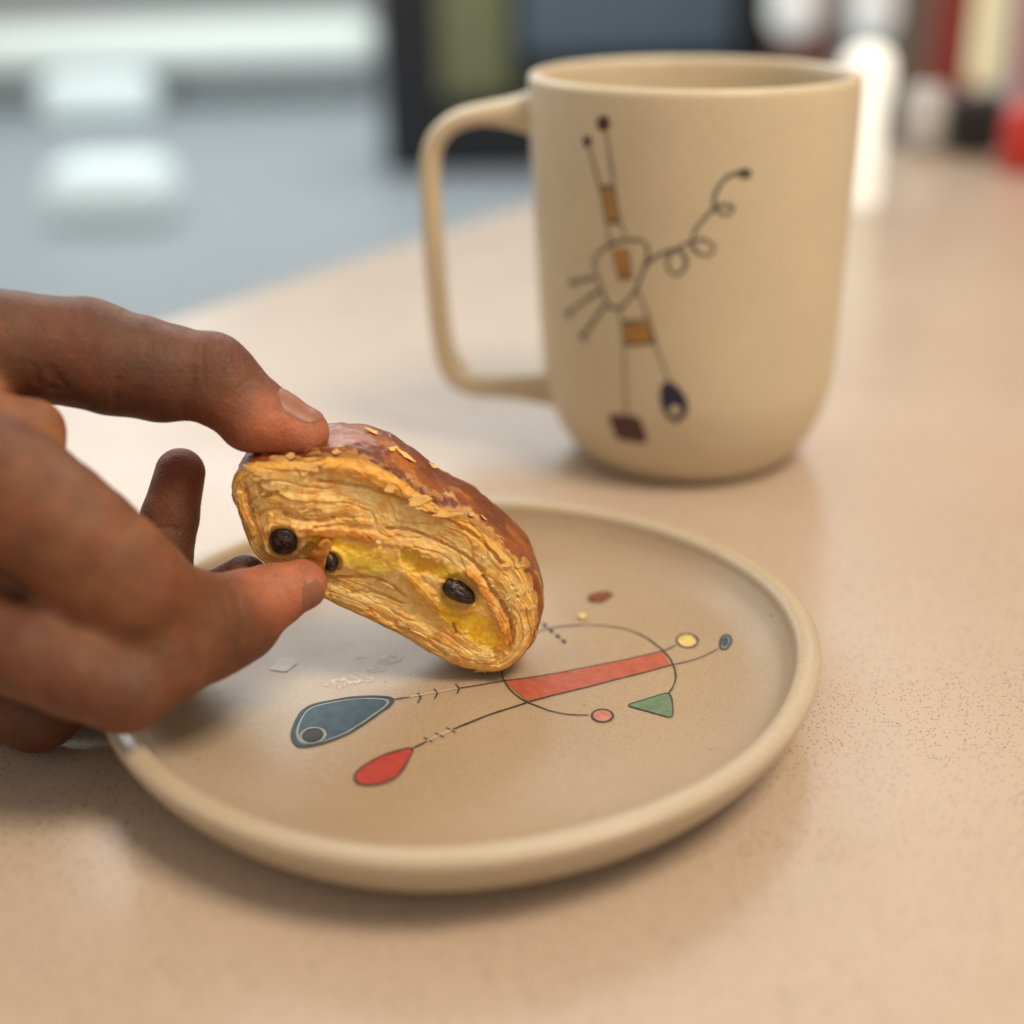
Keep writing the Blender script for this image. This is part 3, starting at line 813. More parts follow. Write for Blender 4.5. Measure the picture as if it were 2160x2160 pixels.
# ------------------------------------------------------------------ mug
MCX, MCY = 54.7, 397.7
mug = empty('mug', (MCX, MCY, 0), 'beige stoneware mug with line drawing and handle behind the plate', 'mug')
MP = [(30.9, 0), (34.6, 3), (38.3, 8), (41.2, 14), (43.0, 20), (44.3, 27), (45.0, 40), (45.4, 55), (46.1, 80), (46.6, 100), (46.6, 111.5)]
mprof = spline([(0, 1.2), (27, 1.2), (29, 0.3)] + MP + [(46.0, 113.2), (44.6, 113.6), (43.4, 112.6), (42.9, 108), (42.3, 80), (41.5, 45), (40.0, 25), (34, 12), (22, 7.5), (0, 7)], 260)
V, F = lathe(mprof, MCX, MCY, 200)


def mug_shape(V):
    V = V.copy()
    a = np.arctan2(V[:, 1] - MCY, V[:, 0] - MCX)
    wob = 1 + 0.004 * np.cos(2 * a + 0.5) * smooth(20, 100, V[:, 2])
    V[:, 0] = MCX + (V[:, 0] - MCX) * wob
    V[:, 1] = MCY + (V[:, 1] - MCY) * wob
    V[:, 2] -= 0.0118 * (V[:, 0] - MCX) * smooth(30, 113, V[:, 2])
    V[:, 0] += 0.55 * (V[:, 2] - 55) / 55 * -1
    return V


obj('body', mug_shape(V), [f[::-1] for f in F], M['mug'], mug)
mz, mr = np.array(MP)[:, 1], np.array(MP)[:, 0]


def on_mug(tz, lift):
    tz = np.asarray(tz, float)
    a = np.radians(tz[:, 0])
    sp = spline(MP, 200)
    r = np.interp(tz[:, 1], sp[:, 1], sp[:, 0]) + lift
    Vm = np.c_[MCX + r * np.cos(a), MCY + r * np.sin(a), tz[:, 1]]
    V2 = mug_shape(Vm)
    V2[:, 2] = tz[:, 1]          # the drawing was measured on the finished mug
    V2[:, 0] = Vm[:, 0] + (V2[:, 0] - Vm[:, 0])
    return V2


SC = 0.8                                          # degrees -> mm along the wall


def mm_tz(P):
    P = np.array(P, float)
    return np.c_[P[:, 0] * SC, P[:, 1]]


def painted_on_mug(name, Q, F, mat, lift):
    return obj(name, on_mug(np.c_[Q[:, 0] / SC, Q[:, 1]], lift), [tuple(f)[::-1] for f in F], mat, mug)


mcol = dict(top_dot='maroon', small_dot='maroon', curl_dot='mug_ink', navy_drop='navy', drop_hole='pale_ink', maroon_patch='maroon')
for nm, P_ in D['mug_fill'].items():
    if nm == 'band':
        for q in P_:
            q = mm_tz(q)
            e = np.vstack([np.linspace(q[i], q[(i + 1) % 4], 10, endpoint=False) for i in range(4)])
            xy, F = fill_mesh(e, 6)
            painted_on_mug('painted_band', xy, F, M['ochre'], 0.10)
        continue
    xy, F = fill_mesh(spline(mm_tz(P_), 48, True), 6)
    painted_on_mug('painted_' + nm, xy, F, M[mcol[nm]], 0.22 if nm == 'drop_hole' else 0.14)
for i, (P_, w) in enumerate(D['mug_lines']):
    xy, F = ribbon(mm_tz(P_), w, seed=100 + i)
    painted_on_mug('painted_line', xy, F, M['mug_ink'], 0.17)

# handle: a rounded strap swept along its centre line
H = spline(D['handle'], 150)
lat = np.array(D['handle_dir'])
nrm = np.array([-lat[1], lat[0]])
T = np.gradient(H, axis=0)
T /= np.linalg.norm(T, axis=1, keepdims=True)
N = np.c_[-T[:, 1], T[:, 0]]
u = np.linspace(0, 1, 150)
end = np.clip(1 - u / 0.16, 0, 1) ** 2
end2 = np.clip(1 - (1 - u) / 0.14, 0, 1) ** 2
th = 2.9 + 5.0 * end + 2.4 * end2 + 1.0 * smooth(0.68, 0.86, u)
wd = 6.0 + 3.0 * end + 2.2 * end2
a = np.linspace(0, 2 * math.pi, 40, endpoint=False)
ca, sa = np.sign(np.cos(a)) * np.abs(np.cos(a)) ** 0.75, np.sign(np.sin(a)) * np.abs(np.sin(a)) ** 0.75
lx = H[:, None, 0] + N[:, None, 0] * th[:, None] * ca
lz = H[:, None, 1] + N[:, None, 1] * th[:, None] * ca
ly = wd[:, None] * sa[None]
V = np.stack([MCX + lat[0] * lx + nrm[0] * ly, MCY + lat[1] * lx + nrm[1] * ly, lz], -1).reshape(-1, 3)
F = grid_faces(150, 40)
F = np.vstack([F, [[i * 40 + 39, (i + 1) * 40 + 39, (i + 1) * 40, i * 40] for i in range(149)]])
obj('handle', V, F, M['mug'], mug)

# ------------------------------------------------------------------ pastry
Y0 = D['Y0']
out = spline(D['outline'], 760, True)
spn = spline(D['spine'], 200)
cen = out.mean(0)
pastry = empty('pastry', (-5, 262, 4.7), 'glossy brown pastry with flaky layers, custard and raisins held over the plate', 'pastry')
NS = len(out)
Tn = np.roll(out, -1, 0) - np.roll(out, 1, 0)
for _ in range(12):
    Tn = (np.roll(Tn, 1, 0) + Tn + np.roll(Tn, -1, 0)) / 3
Tn /= np.linalg.norm(Tn, axis=1, keepdims=True)
Nn = np.c_[Tn[:, 1], -Tn[:, 0]]
if ((out - cen) * Nn).sum() < 0:
    Nn = -Nn
# each outline point is led to a point of the custard line
dist = np.linalg.norm(out[:, None] - spn[None], axis=2)
par = dist.argmin(1).astype(float)
ker = np.hanning(61); ker /= ker.sum()
par = np.convolve(np.r_[par[-30:], par, par[:30]], ker, 'valid')
inner = np.stack([np.interp(par, np.arange(200), spn[:, k]) for k in (0, 1)], 1)
sarc = np.r_[0, np.cumsum(np.linalg.norm(np.diff(out, axis=0), axis=1))]
NTT = 190
tt = np.linspace(0, 1, NTT)
XZ = out[:, None] * (1 - tt)[None, :, None] + inner[:, None] * tt[None, :, None]
s2, t2 = np.broadcast_to(sarc[:, None], (NS, NTT)), np.broadcast_to(tt[None], (NS, NTT))
per = int(round(sarc[-1]))
X, Z = XZ[..., 0], XZ[..., 1]
warp = 0.85 * fbm(X * 0.075, Z * 0.075, 3, 3) + 0.07 * fbm(X * 0.45, Z * 0.45, 8, 2)
ph = t2 * 6.6 + warp
layer = np.floor(ph)
fr = ph - layer


def per_layer(seed, f=0.07):                        # slow change along each sheet, its own for every sheet
    return noise2(s2 * f + layer * 13.7, layer * 5.3 + 0.5, seed)


crack = 0.06 + 0.05 * per_layer(20, 0.2)            # how wide the sheet's opening is
sheet = smooth(0, 0.10 + crack, fr) * (1 - smooth(0.90, 1.0, fr))
rise = fr * (0.35 + 0.55 * per_layer(22))           # sheets lean out over the next one
ph2 = t2 * 34 + warp * 4.6 + 0.35 * fbm(X * 0.3, Z * 0.3, 5, 2)
fine = np.abs((ph2 - np.floor(ph2)) - 0.5) * 2
finek = smooth(-0.2, 0.5, fbm(s2 * 0.10 + layer * 3.3, t2 * 9, 33, 2))
torn = smooth(0.10, 0.22, fbm(s2 * 0.28 + layer * 3.1, t2 * 15, 31, 4))
body_ = 1 - smooth(0.60, 0.85, t2)                  # the laminated part, away from the custard
ridge = sheet * (0.6 + 0.4 * per_layer(24))
h = (0.24 * ridge + rise * sheet * 0.34 + 0.08 * fine * finek + 0.12 * torn * sheet) * (0.2 + 0.8 * body_)
h += 0.07 * fbm(X * 0.8, Z * 0.8, 11, 3) + 0.9 * fbm(X * 0.09, Z * 0.09, 14, 2) * smooth(0, 0.2, t2)
h += -0.9 * (1 - smooth(0.0, 0.09, t2)) + 0.7 * smooth(0.45, 0.85, t2)
pal = dict(toast=(0.70, 0.25, 0.03), pale=(0.89, 0.535, 0.16), custard=(0.94, 0.58, 0.025), custardl=(0.95, 0.66, 0.10), butter=(0.91, 0.56, 0.075), stain=(0.36, 0.17, 0.05),
           green=(0.80, 0.50, 0.03), cream=(0.94, 0.66, 0.265), shade=(0.70, 0.36, 0.085), gold=(0.81, 0.40, 0.07), dark=(0.16, 0.08, 0.03))
pal = {k: np.array(v) for k, v in pal.items()}
w1 = smooth(-0.35, 0.45, fbm(X * 0.35, Z * 0.35, 41, 4))[..., None]
col = pal['pale'] * (1 - w1) + pal['cream'] * w1
edge = (1 - smooth(0.02, 0.20 + 0.07 * fbm(s2 * 0.3, t2 * 0, 44, 3), t2))[..., None]
col = col * (1 - 0.75 * edge) + pal['gold'] * 0.75 * edge
tips = (smooth(0.55, 0.95, fr) * (0.35 + 0.65 * smooth(-0.3, 0.6, per_layer(26, 0.15))) * body_)[..., None] * 0.38
col = col * (1 - tips) + (pal['gold'] * 1.08) * tips
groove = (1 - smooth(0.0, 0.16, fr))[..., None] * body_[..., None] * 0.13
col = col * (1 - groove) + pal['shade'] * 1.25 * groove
flat = XZ.reshape(-1, 2)
nz_ = fbm(X * 0.8, Z * 0.8, 61, 3).ravel()
rough = np.full(NS * NTT, 0.62)
hf, cf = h.ravel().copy(), col.reshape(-1, 3).copy()
for i, (P_, w, hh, cname, st) in enumerate(D['brushes']):
    d = poly_dist_near(flat, spline(P_, 30) if len(P_) > 2 else P_, w * 2)
    d = d + 0.25 * w * nz_ + 0.12 * w * np.roll(nz_, 377)
    k = 1 - smooth(w * 0.45, w * 1.15, d)
    if cname in ('custard', 'custardl', 'green', 'butter'):
        hf = hf * (1 - 0.8 * k) + hh * k
    elif hh > 0:
        hf += hh * k
    else:
        hf += 0.7 * hh * k * (0.8 + 0.4 * np.roll(nz_, 91))
    kk = (k * st * np.clip(0.85 + 0.5 * np.roll(nz_, 1201), 0.2, 1))[:, None]
    cf = cf * (1 - kk) + pal[cname] * kk
    if cname in ('custard', 'custardl', 'green'):
        rough = rough * (1 - k) + 0.33 * k
lam = (smooth(0.55, 0.95, fine) * finek * body_).ravel()[:, None] * 0.28      # thin browned sheet edges
cf = cf * (1 - lam) + pal['gold'] * lam
for c_, rx_, rz_, _r in D['raisin']:                 # dough stained and pressed in round each raisin
    dr = np.linalg.norm(flat - np.array(c_), axis=1) / max(rx_, rz_)
    k = (1 - smooth(0.85, 1.55, dr + 0.15 * nz_))
    cf = cf * (1 - 0.38 * k[:, None]) + pal['stain'] * 0.38 * k[:, None]
    hf += 0.55 * np.exp(-((dr - 1.15) / 0.22) ** 2) - 0.6 * (1 - smooth(0.5, 1.0, dr))
# toasted freckles
fk = smooth(0.35, 0.8, fbm(X * 0.4, Z * 0.4, 77, 4)).ravel()[:, None] * 0.45
cf = cf * (1 - fk) + pal['toast'] * 1.1 * fk
Vf = np.c_[flat[:, 0], Y0 + 0.6 - hf, flat[:, 1]]
obj('cut_face', Vf, grid_faces(NS, NTT, True), M['dough'], pastry, attrs=dict(Col=cf, rough=rough))

# crust: the outline swept back, bulging, glazed on its upper side
DEPTH = 22.0
NW = 90
ww = np.linspace(0, 1, NW)
yb = DEPTH * (ww - 0.06 * np.sin(2 * math.pi * ww))
prof_off = np.interp(ww, [0, 0.05, 0.15, 0.4, 0.65, 0.8, 0.9, 0.96, 1.0], [-0.35, 0.5, 1.2, 1.6, 1.2, 0.1, -1.8, -4.6, -8.8])
sg, wg = np.broadcast_to(sarc[:, None], (NS, NW)), np.broadcast_to(ww[None], (NS, NW))
upn = Nn[:, 1] + 0.55 * Nn[:, 0]
topk = smooth(-0.25, 0.25, upn)[:, None] * np.ones((1, NW))
lump = 0.38 * fbm(sg * 0.08, wg * 1.6, 101, 2) + 0.10 * fbm(sg * 0.35, wg * 4, 105, 3)
ridg = 0.28 * (1 - np.abs(fbm(sg * 0.16 + wg * 2.0, wg * 3.5 - sg * 0.05, 120, 3))) ** 3
endk = smooth(-46, -34, out[:, 0])[:, None]        # the held end is flatter
bulge = np.where(prof_off[None] > 0, prof_off[None] * (0.3 + 0.7 * topk * endk), prof_off[None])
offs = bulge + lump * (0.35 + 0.65 * topk) * smooth(0, 0.12, wg) + ridg * topk * smooth(0.02, 0.15, wg)
leaf = smooth(0.15, 0.5, fbm(sg * 0.30, wg * 9, 131, 4)) * (1 - smooth(0.14, 0.28, wg + 0.10 * fbm(sg * 0.4, wg * 0, 133, 3)))
offs += 0.3 * leaf * smooth(0, 0.06, wg)
base = out[:, None] + Nn[:, None] * offs[..., None]
shrink = np.interp(ww, [0, 0.9, 1], [0, 0, 0.25])
base = base * (1 - shrink)[None, :, None] + cen * shrink[None, :, None]
Vc = np.stack([base[..., 0], np.broadcast_to(Y0 + 1.15 + yb[None], (NS, NW)), base[..., 1]], -1)
g1, g2, g3 = np.array((0.15, 0.031, 0.006)), np.array((0.28, 0.068, 0.010)), np.array((0.50, 0.16, 0.022))
kk = smooth(-0.5, 0.5, fbm(sg * 0.09 + wg * 1.3, wg * 5 - sg * 0.03, 141, 4))[..., None]
glz = g1 * (1 - kk) + g2 * kk
k3 = smooth(0.3, 0.9, fbm(sg * 0.16, wg * 5, 151, 4))[..., None] * 0.6
glz = glz * (1 - k3) + g3 * k3
bake = np.array((0.48, 0.22, 0.055)) * (1 - kk) + np.array((0.60, 0.33, 0.10)) * kk
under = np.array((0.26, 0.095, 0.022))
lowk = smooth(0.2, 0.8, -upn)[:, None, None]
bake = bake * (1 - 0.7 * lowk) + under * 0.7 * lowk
lip = smooth(0.01, 0.05, wg + 0.04 * fbm(sg * 0.5, wg * 0 + 2, 161, 4))
gk = (topk * lip * (1 - 0.85 * leaf) * (1 - smooth(0.72, 0.84, wg + 0.06 * fbm(sg * 0.4, wg * 4, 171, 3))))[..., None]
cc = bake * (1 - gk) + glz * gk
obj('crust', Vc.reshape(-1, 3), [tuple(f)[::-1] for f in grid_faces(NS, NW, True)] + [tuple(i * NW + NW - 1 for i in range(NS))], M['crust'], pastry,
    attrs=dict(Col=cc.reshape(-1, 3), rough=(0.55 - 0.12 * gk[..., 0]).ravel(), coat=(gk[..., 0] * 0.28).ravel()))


def raisin(c, rx, rz, rot, seed):
    n, m_ = 90, 50
    th_, ph_ = np.meshgrid(np.linspace(0, 2 * math.pi, n, endpoint=False), np.linspace(0.02, math.pi - 0.02, m_), indexing='ij')
    w = 1 + 0.07 * fbm(th_ / (2 * math.pi) * 6, ph_ * 1.6, seed, 2, px=6) - 0.09 * (1 - np.abs(fbm(th_ / (2 * math.pi) * 5, ph_ * 1.3, seed + 9, 2, px=5))) ** 4
    x, z, y = rx * w * np.sin(ph_) * np.cos(th_), rz * w * np.sin(ph_) * np.sin(th_), 2.3 * w * np.cos(ph_)
    c_, s_ = math.cos(math.radians(rot)), math.sin(math.radians(rot))
    V = np.stack([c[0] + x * c_ - z * s_, Y0 + 0.35 + y, c[1] + x * s_ + z * c_], -1).reshape(-1, 3)
    k = smooth(0.1, 0.7, fbm(x, z, seed + 3, 3)).ravel()[:, None]
    colr = np.array((0.016, 0.007, 0.006)) * (1 - k) + np.array((0.075, 0.026, 0.018)) * k
    obj('raisin', V, [tuple(f)[::-1] for f in grid_faces(n, m_, True)], M['raisin'], pastry, attrs=dict(Col=colr, rough=np.full(len(V), 0.34)))


for i, (c, rx, rz, rot) in enumerate(D['raisin']):
    raisin(c, rx, rz, rot, 200 + i)
# browned dough strip standing out between the two left raisins
pe = spline(D['peel'], 60, True)
xy, F = fill_mesh(pe, 8)
nv = len(xy)
hy = 1.2 * np.cos((xy[:, 0] - xy[:, 0].mean()) / 2.2) + 0.15 * fbm(xy[:, 0], xy[:, 1], 9, 3)
V = np.vstack([np.c_[xy[:, 0], Y0 - 1.4 - hy, xy[:, 1]], np.c_[xy[:, 0], Y0 + 0.6 - hy, xy[:, 1]]])
FF = [tuple(f)[::-1] for f in F] + [tuple(i + nv for i in f) for f in F] + [(i, (i + 1) % 60, nv + (i + 1) % 60, nv + i) for i in range(60)]
kk = smooth(-0.4, 0.5, fbm(V[:, 0] * 0.8, V[:, 2] * 0.8, 15, 3))[:, None]
obj('dough_tip', V, FF, M['dough'], pastry, attrs=dict(Col=np.array((0.42, 0.15, 0.025)) * (1 - kk) + np.array((0.58, 0.26, 0.06)) * kk, rough=np.full(len(V), 0.5)))

# ragged golden leaves along the upper lip, and the curled pale flakes on the glaze
rag = random.Random(11)
leafm = plain('golden_leaf', (0.80, 0.47, 0.14), 0.55)
for i in range(26):
    k = rag.randrange(NS)
    if upn[k] < 0.25:
        continue
    j = rag.randrange(5, 34)
    p = Vf[k * NTT + j]
    n3 = np.array([Nn[k, 0] * 0.45, -1.0, Nn[k, 1] * 0.45])
    flake('flake', p + np.array([0, -0.12, 0]), rag.uniform(1.0, 2.6), rag.uniform(0.5, 1.0), -math.atan2(Tn[k, 1], Tn[k, 0]) + rag.uniform(-.15, .15), leafm,
          0.10, 0.30, i + 300, parent=pastry, normal=n3, jag=0.6, n=22)
for i, (q, wj, a_, b_) in enumerate(zip(D['top_flakes'], (34, 46, 52, 30), (2.3, 1.5, 1.2, 0.9), (0.9, 0.6, 0.5, 0.5))):
    k = int(np.linalg.norm(out - np.array(q), axis=1).argmin())
    p = Vc[k, wj]
    n3 = np.array([Nn[k, 0], -0.1, Nn[k, 1]])
    flake('flake', p + n3 * 0.1, a_, b_, math.atan2(Tn[k, 1], Tn[k, 0]) * 0.3 + 0.3 * i, leafm, 0.10, 0.5, i + 400, parent=pastry, normal=n3, jag=0.55, n=24)

# loose flakes on the crust and along the upper lip of the cut face
rng = random.Random(4)
for i in range(9):
    k = rng.randrange(NS)
    if upn[k] < 0.15:
        continue
    j = rng.randrange(6, 62) if i % 3 else rng.randrange(2, 12)
    p = Vc[k, j]
    n3 = np.array([Nn[k, 0], -0.25 if j < 12 else 0.1, Nn[k, 1]])
    flake('flake', p + n3 * 0.05, rng.uniform(0.6, 1.6), rng.uniform(0.35, 0.8), rng.uniform(0, 3), goldm,
          0.12, 0.35, i + 20, parent=pastry, normal=n3, jag=0.5, n=16)
for i in range(46):                                   # splinters of dough standing off the layer edges
    k = rng.randrange(NS)
    j = rng.randrange(2, 110)
    q = k * NTT + j
    p = Vf[q]
    n3 = np.array([Nn[k, 0] * 0.9 + rng.uniform(-.3, .3), -1.0, Nn[k, 1] * 0.9 + rng.uniform(-.3, .3)])
    tang = math.atan2(Tn[k, 1], Tn[k, 0])
    flake('flake', p + np.array([0, -0.05, 0]), rng.uniform(0.4, 1.2), rng.uniform(0.2, 0.45), -tang + rng.uniform(-.3, .3), goldm if rng.random() < 0.35 else plain('dough_flake', (0.68, 0.46, 0.2), 0.6) if i == 0 else bpy.data.materials.get('dough_flake') or goldm,
          0.10, 0.3, i + 90, parent=pastry, normal=n3, jag=0.55, n=14)


# ------------------------------------------------------------------ hand
def cap(Pq, a, b):
    A, B = np.array(a[:3]), np.array(b[:3])
    ab = B - A
    t_ = np.clip(((Pq - A) @ ab) / (ab @ ab), 0, 1)
    q = Pq - A - t_[:, None] * ab
    return np.sqrt(np.einsum('ij,ij->i', q, q)) - (a[3] * (1 - t_) + b[3] * t_)


def smin(a, b, k):
    hh = np.clip(0.5 + 0.5 * (b - a) / k, 0, 1)
    return b * (1 - hh) + a * hh - k * hh * (1 - hh)


def chain(Pq, pts, k=1.5):
    d = None
    for a, b in zip(pts[:-1], pts[1:]):
        c = cap(Pq, a, b)
        d = c if d is None else smin(d, c, k)
    return d


def dens(pts, n):
    return [tuple(p) for p in spline(pts, n)]


IDX, THA, THB, MID, RNG = dens(D['index'], 16), dens(D['thumb_a'], 13), dens(D['thumb_b'], 10), dens(D['middle'], 13), dens(D['ring'], 7)


def hand_sdf(Pq, detail=True):
    idx = chain(Pq, IDX, 1.0)
    for b in D['index_bumps']:
        idx = smin(idx, np.linalg.norm(Pq - np.array(b[:3]), axis=1) - b[3], 3.0)
    tha, thb = chain(Pq, THA, 1.0), chain(Pq, THB, 1.0)
    palm = smin(tha, thb, 4.5)
    palm = smin(palm, chain(Pq, D['web'], 2), 5.0)
    palm = smin(palm, chain(Pq, D['palm'], 4), 9.0)
    palm = smin(palm, chain(Pq, D['heel'], 4), 5.0)
    palm = smin(palm, chain(Pq, D['arm'], 6), 12.0)
    d = smin(palm, idx, 7.0)
    d = smin(d, chain(Pq, MID, 1.0), 1.6)
    d = smin(d, chain(Pq, RNG, 1.0), 1.2)
    if detail:
        for L, w, dp in CREASES:
            d = d + dp * np.exp(-(np.minimum(poly_dist_near(Pq, L, w * 3), 50) / w) ** 2)
    return d


def surface_nets(lo, hi, step):
    xs = [np.arange(lo[k], hi[k] + step, step) for k in range(3)]
    n = [len(x) for x in xs]
    val = np.empty(n, np.float32)
    Yg, Zg = np.meshgrid(xs[1], xs[2], indexing='ij')
    for i, x in enumerate(xs[0]):
        Pq = np.c_[np.full(Yg.size, x), Yg.ravel(), Zg.ravel()]
        val[i] = hand_sdf(Pq, False).reshape(n[1], n[2])
    ins = val < 0
    acc = np.zeros((n[0] - 1, n[1] - 1, n[2] - 1, 3))
    cnt = np.zeros(acc.shape[:3])
    offs_ = [(a, b, c) for a in (0, 1) for b in (0, 1) for c in (0, 1)]

    def sl(o):
        return tuple(slice(o[k], n[k] - 1 + o[k]) for k in range(3))
    for o in offs_:
        for axn in range(3):
            if o[axn]:
                continue
            o2 = list(o); o2[axn] = 1
            va, vb = val[sl(o)], val[sl(o2)]
            cr = (va < 0) != (vb < 0)
            t_ = np.where(cr, va / np.where(cr, va - vb, 1), 0)
            for k in range(3):
                acc[..., k] += np.where(cr, o[k] + (t_ if k == axn else 0), 0)
            cnt += cr
    act = cnt > 0
    idxs = -np.ones(act.shape, np.int64)
    idxs[act] = np.arange(act.sum())
    cells = np.argwhere(act)
    V = (cells + acc[act] / cnt[act][:, None]) * step + np.array([x[0] for x in xs])
    faces = []
    for axn in range(3):
        u_, v_ = (axn + 1) % 3, (axn + 2) % 3
        s0 = [slice(None)] * 3; s1 = [slice(None)] * 3
        s0[axn], s1[axn] = slice(0, -1), slice(1, None)
        cr = ins[tuple(s0)] != ins[tuple(s1)]
        e = np.argwhere(cr)
        e = e[(e[:, u_] > 0) & (e[:, v_] > 0) & (e[:, u_] < n[u_] - 1) & (e[:, v_] < n[v_] - 1)]
        fl_ = ins[tuple(s0)][tuple(e.T)]

        def cell(du, dv):
            q = e.copy(); q[:, u_] -= du; q[:, v_] -= dv
            return idxs[tuple(q.T)]
        f = np.stack([cell(1, 1), cell(0, 1), cell(0, 0), cell(1, 0)], 1)
        f[~fl_] = f[~fl_][:, ::-1]
        faces.append(f)
    return V, np.vstack(faces)


def subdivide(V, F):
    nv = len(V)
    E = np.stack([F, np.roll(F, -1, 1)], -1)
    Es = np.sort(E.reshape(-1, 2), 1)
    ue, inv = np.unique(Es[:, 0] * nv + Es[:, 1], return_inverse=True)
    mid = (V[ue // nv] + V[ue % nv]) / 2
    fc = V[F].mean(1)
    e = inv.reshape(-1, 4) + nv
    c = np.arange(len(F)) + nv + len(ue)
    FF = np.concatenate([np.stack([F[:, k], e[:, k], c, e[:, k - 1]], 1) for k in range(4)])
    return np.vstack([V, mid, fc]), FF


def project(V, it=3, detail=True):
    for _ in range(it):
        d = hand_sdf(V, detail)
        g = np.stack([hand_sdf(V + np.eye(3)[k] * 0.25, detail) - hand_sdf(V - np.eye(3)[k] * 0.25, detail) for k in range(3)], 1) / 0.5
        gl = (g ** 2).sum(1)
        V = V - (np.clip(d, -1, 1) / np.maximum(gl, 0.25))[:, None] * g
    return V, g / np.sqrt(np.maximum(gl, 1e-6))[:, None]


CREASES = []
for L, w, dp in D['creases']:                       # bring the crease lines onto the skin
    q = spline(np.array(L)[:, :3], 14)
    q, _ = project(q, 8, False)
    CREASES.append((q, w, dp))
HV, HF = surface_nets((-330, 190, -2), (-34, 345, 100), 2.8)
HV, HN = project(HV, 3, False)
for level in range(3):
    if level == 2:                                  # the part of the hand in view gets the finest mesh
        fine_f = HV[HF][:, :, 0].min(1) > -112
        far_f, HF = HF[~fine_f], HF[fine_f]
        far_v, far_n = HV, HN
    both, HF = subdivide(np.hstack([HV, HN]), HF)
    HV, HN = both[:, :3], both[:, 3:]
    HN /= np.linalg.norm(HN, axis=1, keepdims=True)
    if level == 2:
        used = np.unique(HF)
        remap = -np.ones(len(HV), np.int64)
        remap[used] = np.arange(len(used))
        HV, HN, HF = HV[used], HN[used], remap[HF]
    for _ in range(2):
        HV = HV - np.clip(hand_sdf(HV, level == 2), -1, 1)[:, None] * HN
used = np.unique(far_f)
remap = -np.ones(len(far_v), np.int64)
remap[used] = np.arange(len(used)) + len(HV)
HF = np.vstack([HF, remap[far_f]])
HV, HN = np.vstack([HV, far_v[used]]), np.vstack([HN, far_n[used]])
# skin colour: darker on the backs of the fingers, lighter and pinker on pads and tips
cb = np.array((0.146, 0.057, 0.029)); cp = np.array((0.225, 0.082, 0.044)); cd = np.array((0.10, 0.038, 0.020)); ct = np.array((0.47, 0.168, 0.088))
ti, tth, tm = np.array(D['index'][0][:3]), np.array(D['thumb_a'][0][:3]), np.array(D['middle'][0][:3])
toward, upv = np.array(D['toward']), np.array(D['up'])
n1 = fbm(HV[:, 0] * 0.06 + HV[:, 1] * 0.03, HV[:, 2] * 0.06 + HV[:, 1] * 0.04, 301, 4)
k_index = 1 - smooth(-2, 6, chain(HV, IDX[:16], 1.0) - chain(HV, THA, 1.0))
c0 = np.broadcast_to(cb, HV.shape).copy()
pal_k = smooth(-0.2, 0.9, -(HN @ upv)) * 0.45
c0 = c0 * (1 - pal_k[:, None]) + cp * pal_k[:, None]
thumb_lit = (1 - smooth(-1, 4, np.minimum(chain(HV, THA, 1.0), chain(HV, D['web'], 1.0)) )) * 0.62
c0 = c0 * (1 - thumb_lit[:, None]) + np.array((0.215, 0.082, 0.035)) * thumb_lit[:, None]  # warm light along the upper thumb put into the skin colour
web_lit = (1 - smooth(0.5, 5, chain(HV, D['web'], 1.0))) * 0.6
c0 = c0 * (1 - web_lit[:, None]) + np.array((0.38, 0.145, 0.062)) * web_lit[:, None]  # orange-lit web of the hand painted into the colour
for tip, r0, r1, st in ((ti, 7, 24, 0.9), (tth, 7, 20, 0.9), (tm, 5, 16, 0.5)):
    kq = (1 - smooth(r0, r1, np.linalg.norm(HV - tip, axis=1))) * st
    if tip is ti:
        kq = kq * smooth(-0.75, 0.35, -(HN @ upv) + 0.35)
    c0 = c0 * (1 - kq[:, None]) + ct * kq[:, None]
# darker skin over the index end joint
kj = (1 - smooth(5, 14, np.linalg.norm(HV - np.array(D['index_bumps'][0][:3]), axis=1))) * 0.3
c0 = c0 * (1 - kj[:, None]) + cd * kj[:, None]
n2 = fbm(HV[:, 0] * 0.16 + HV[:, 1] * 0.1, HV[:, 2] * 0.16 - HV[:, 1] * 0.08, 333, 3)
c0 *= (1 + 0.20 * n1)[:, None] * np.stack([1 + 0.05 * n2, 1 - 0.06 * n2, 1 - 0.08 * n2], 1)
hand = obj('hand', HV, HF, M['skin'], None, attrs=dict(Col=c0), origin=(-110, 245, 0),
           label='bare hand reaching in from the left, index finger and thumb pinching the pastry', cat='hand')


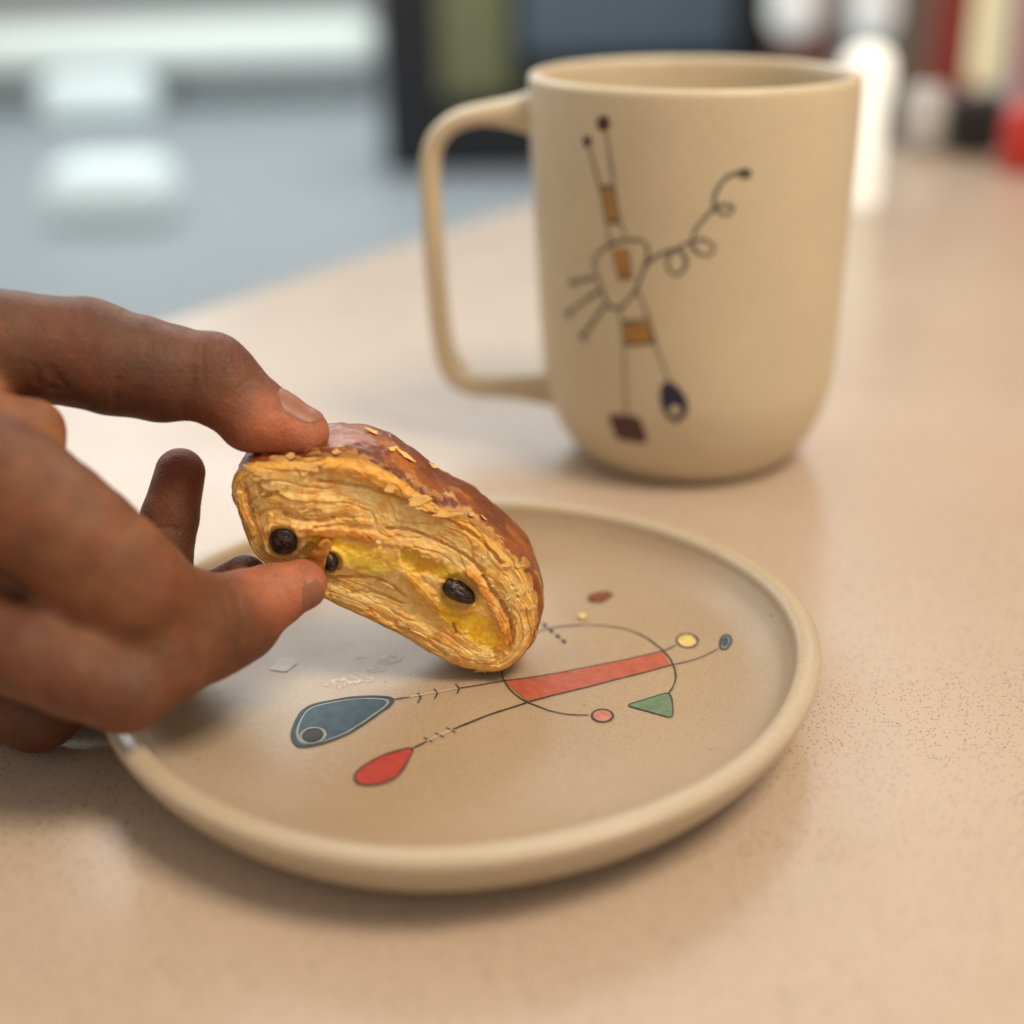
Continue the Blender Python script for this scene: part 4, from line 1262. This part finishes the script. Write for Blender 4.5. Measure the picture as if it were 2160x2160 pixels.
def nail(axis_pts, dorsal, u0, u1, half, name, lift=0.14):
    """Curved nail plate on the skin: along the finger from cuticle to tip, +-half degrees round it."""
    A, B = np.array(axis_pts[0][:3]), np.array(axis_pts[1][:3])
    ad = (A - B) / np.linalg.norm(A - B)
    dz = np.array(dorsal, float); dz -= ad * (dz @ ad); dz /= np.linalg.norm(dz)
    dx = np.cross(ad, dz)
    nu, nf = 36, 30
    uu, ff = np.meshgrid(np.linspace(0, 1, nu), np.linspace(-1, 1, nf), indexing='ij')
    along = u0 + (u1 - u0) * uu
    along = along + np.where(uu < 0.5, 1, -1) * np.abs(uu - 0.5) * 2 * (ff ** 2) * 0.16 * (u1 - u0)
    ang_ = np.radians(half) * ff * (1 - 0.30 * np.abs(2 * uu - 1) ** 5)
    dirs = dz[None, None] * np.cos(ang_)[..., None] + dx[None, None] * np.sin(ang_)[..., None]
    org = A + ad * along[..., None]
    o2, d2 = org.reshape(-1, 3), dirs.reshape(-1, 3)
    lo, hi = np.zeros(len(o2)), np.full(len(o2), 14.0)
    o2 = np.where((along.ravel() > 0)[:, None], A + ad * np.minimum(along.ravel(), 0)[:, None] + 0 * o2, o2)
    fwd = np.clip(along.ravel(), 0, None)
    d2 = d2 + ad * (fwd / 6.0)[:, None]
    d2 /= np.linalg.norm(d2, axis=1, keepdims=True)
    for _ in range(22):
        mid = (lo + hi) / 2
        ins_ = hand_sdf(o2 + d2 * mid[:, None], False) < 0
        lo, hi = np.where(ins_, mid, lo), np.where(ins_, hi, mid)
    rimk = np.maximum(np.abs(ff), np.abs(uu * 2 - 1) ** 3).ravel()
    V = o2 + d2 * (lo + lift * (1 - 0.9 * smooth(0.86, 1.0, rimk)))[:, None]
    Vb = o2 + d2 * (lo - 0.5)[:, None]
    F = grid_faces(nu, nf)
    return obj(name, V, F, M['nail'], hand)


def bl(a_, b_):
    return np.array(a_) * b_


rightv = np.array(D['right'])
nail(D['index'][0:3:2], upv * 0.9 + toward * 0.40 + rightv * 0.2, -7.5, 3.6, 47, 'fingernail')
nail(D['thumb_a'][0:3:2], toward * 0.5 - upv * 0.45 + rightv * 0.75, -2.0, 4.8, 50, 'thumbnail')
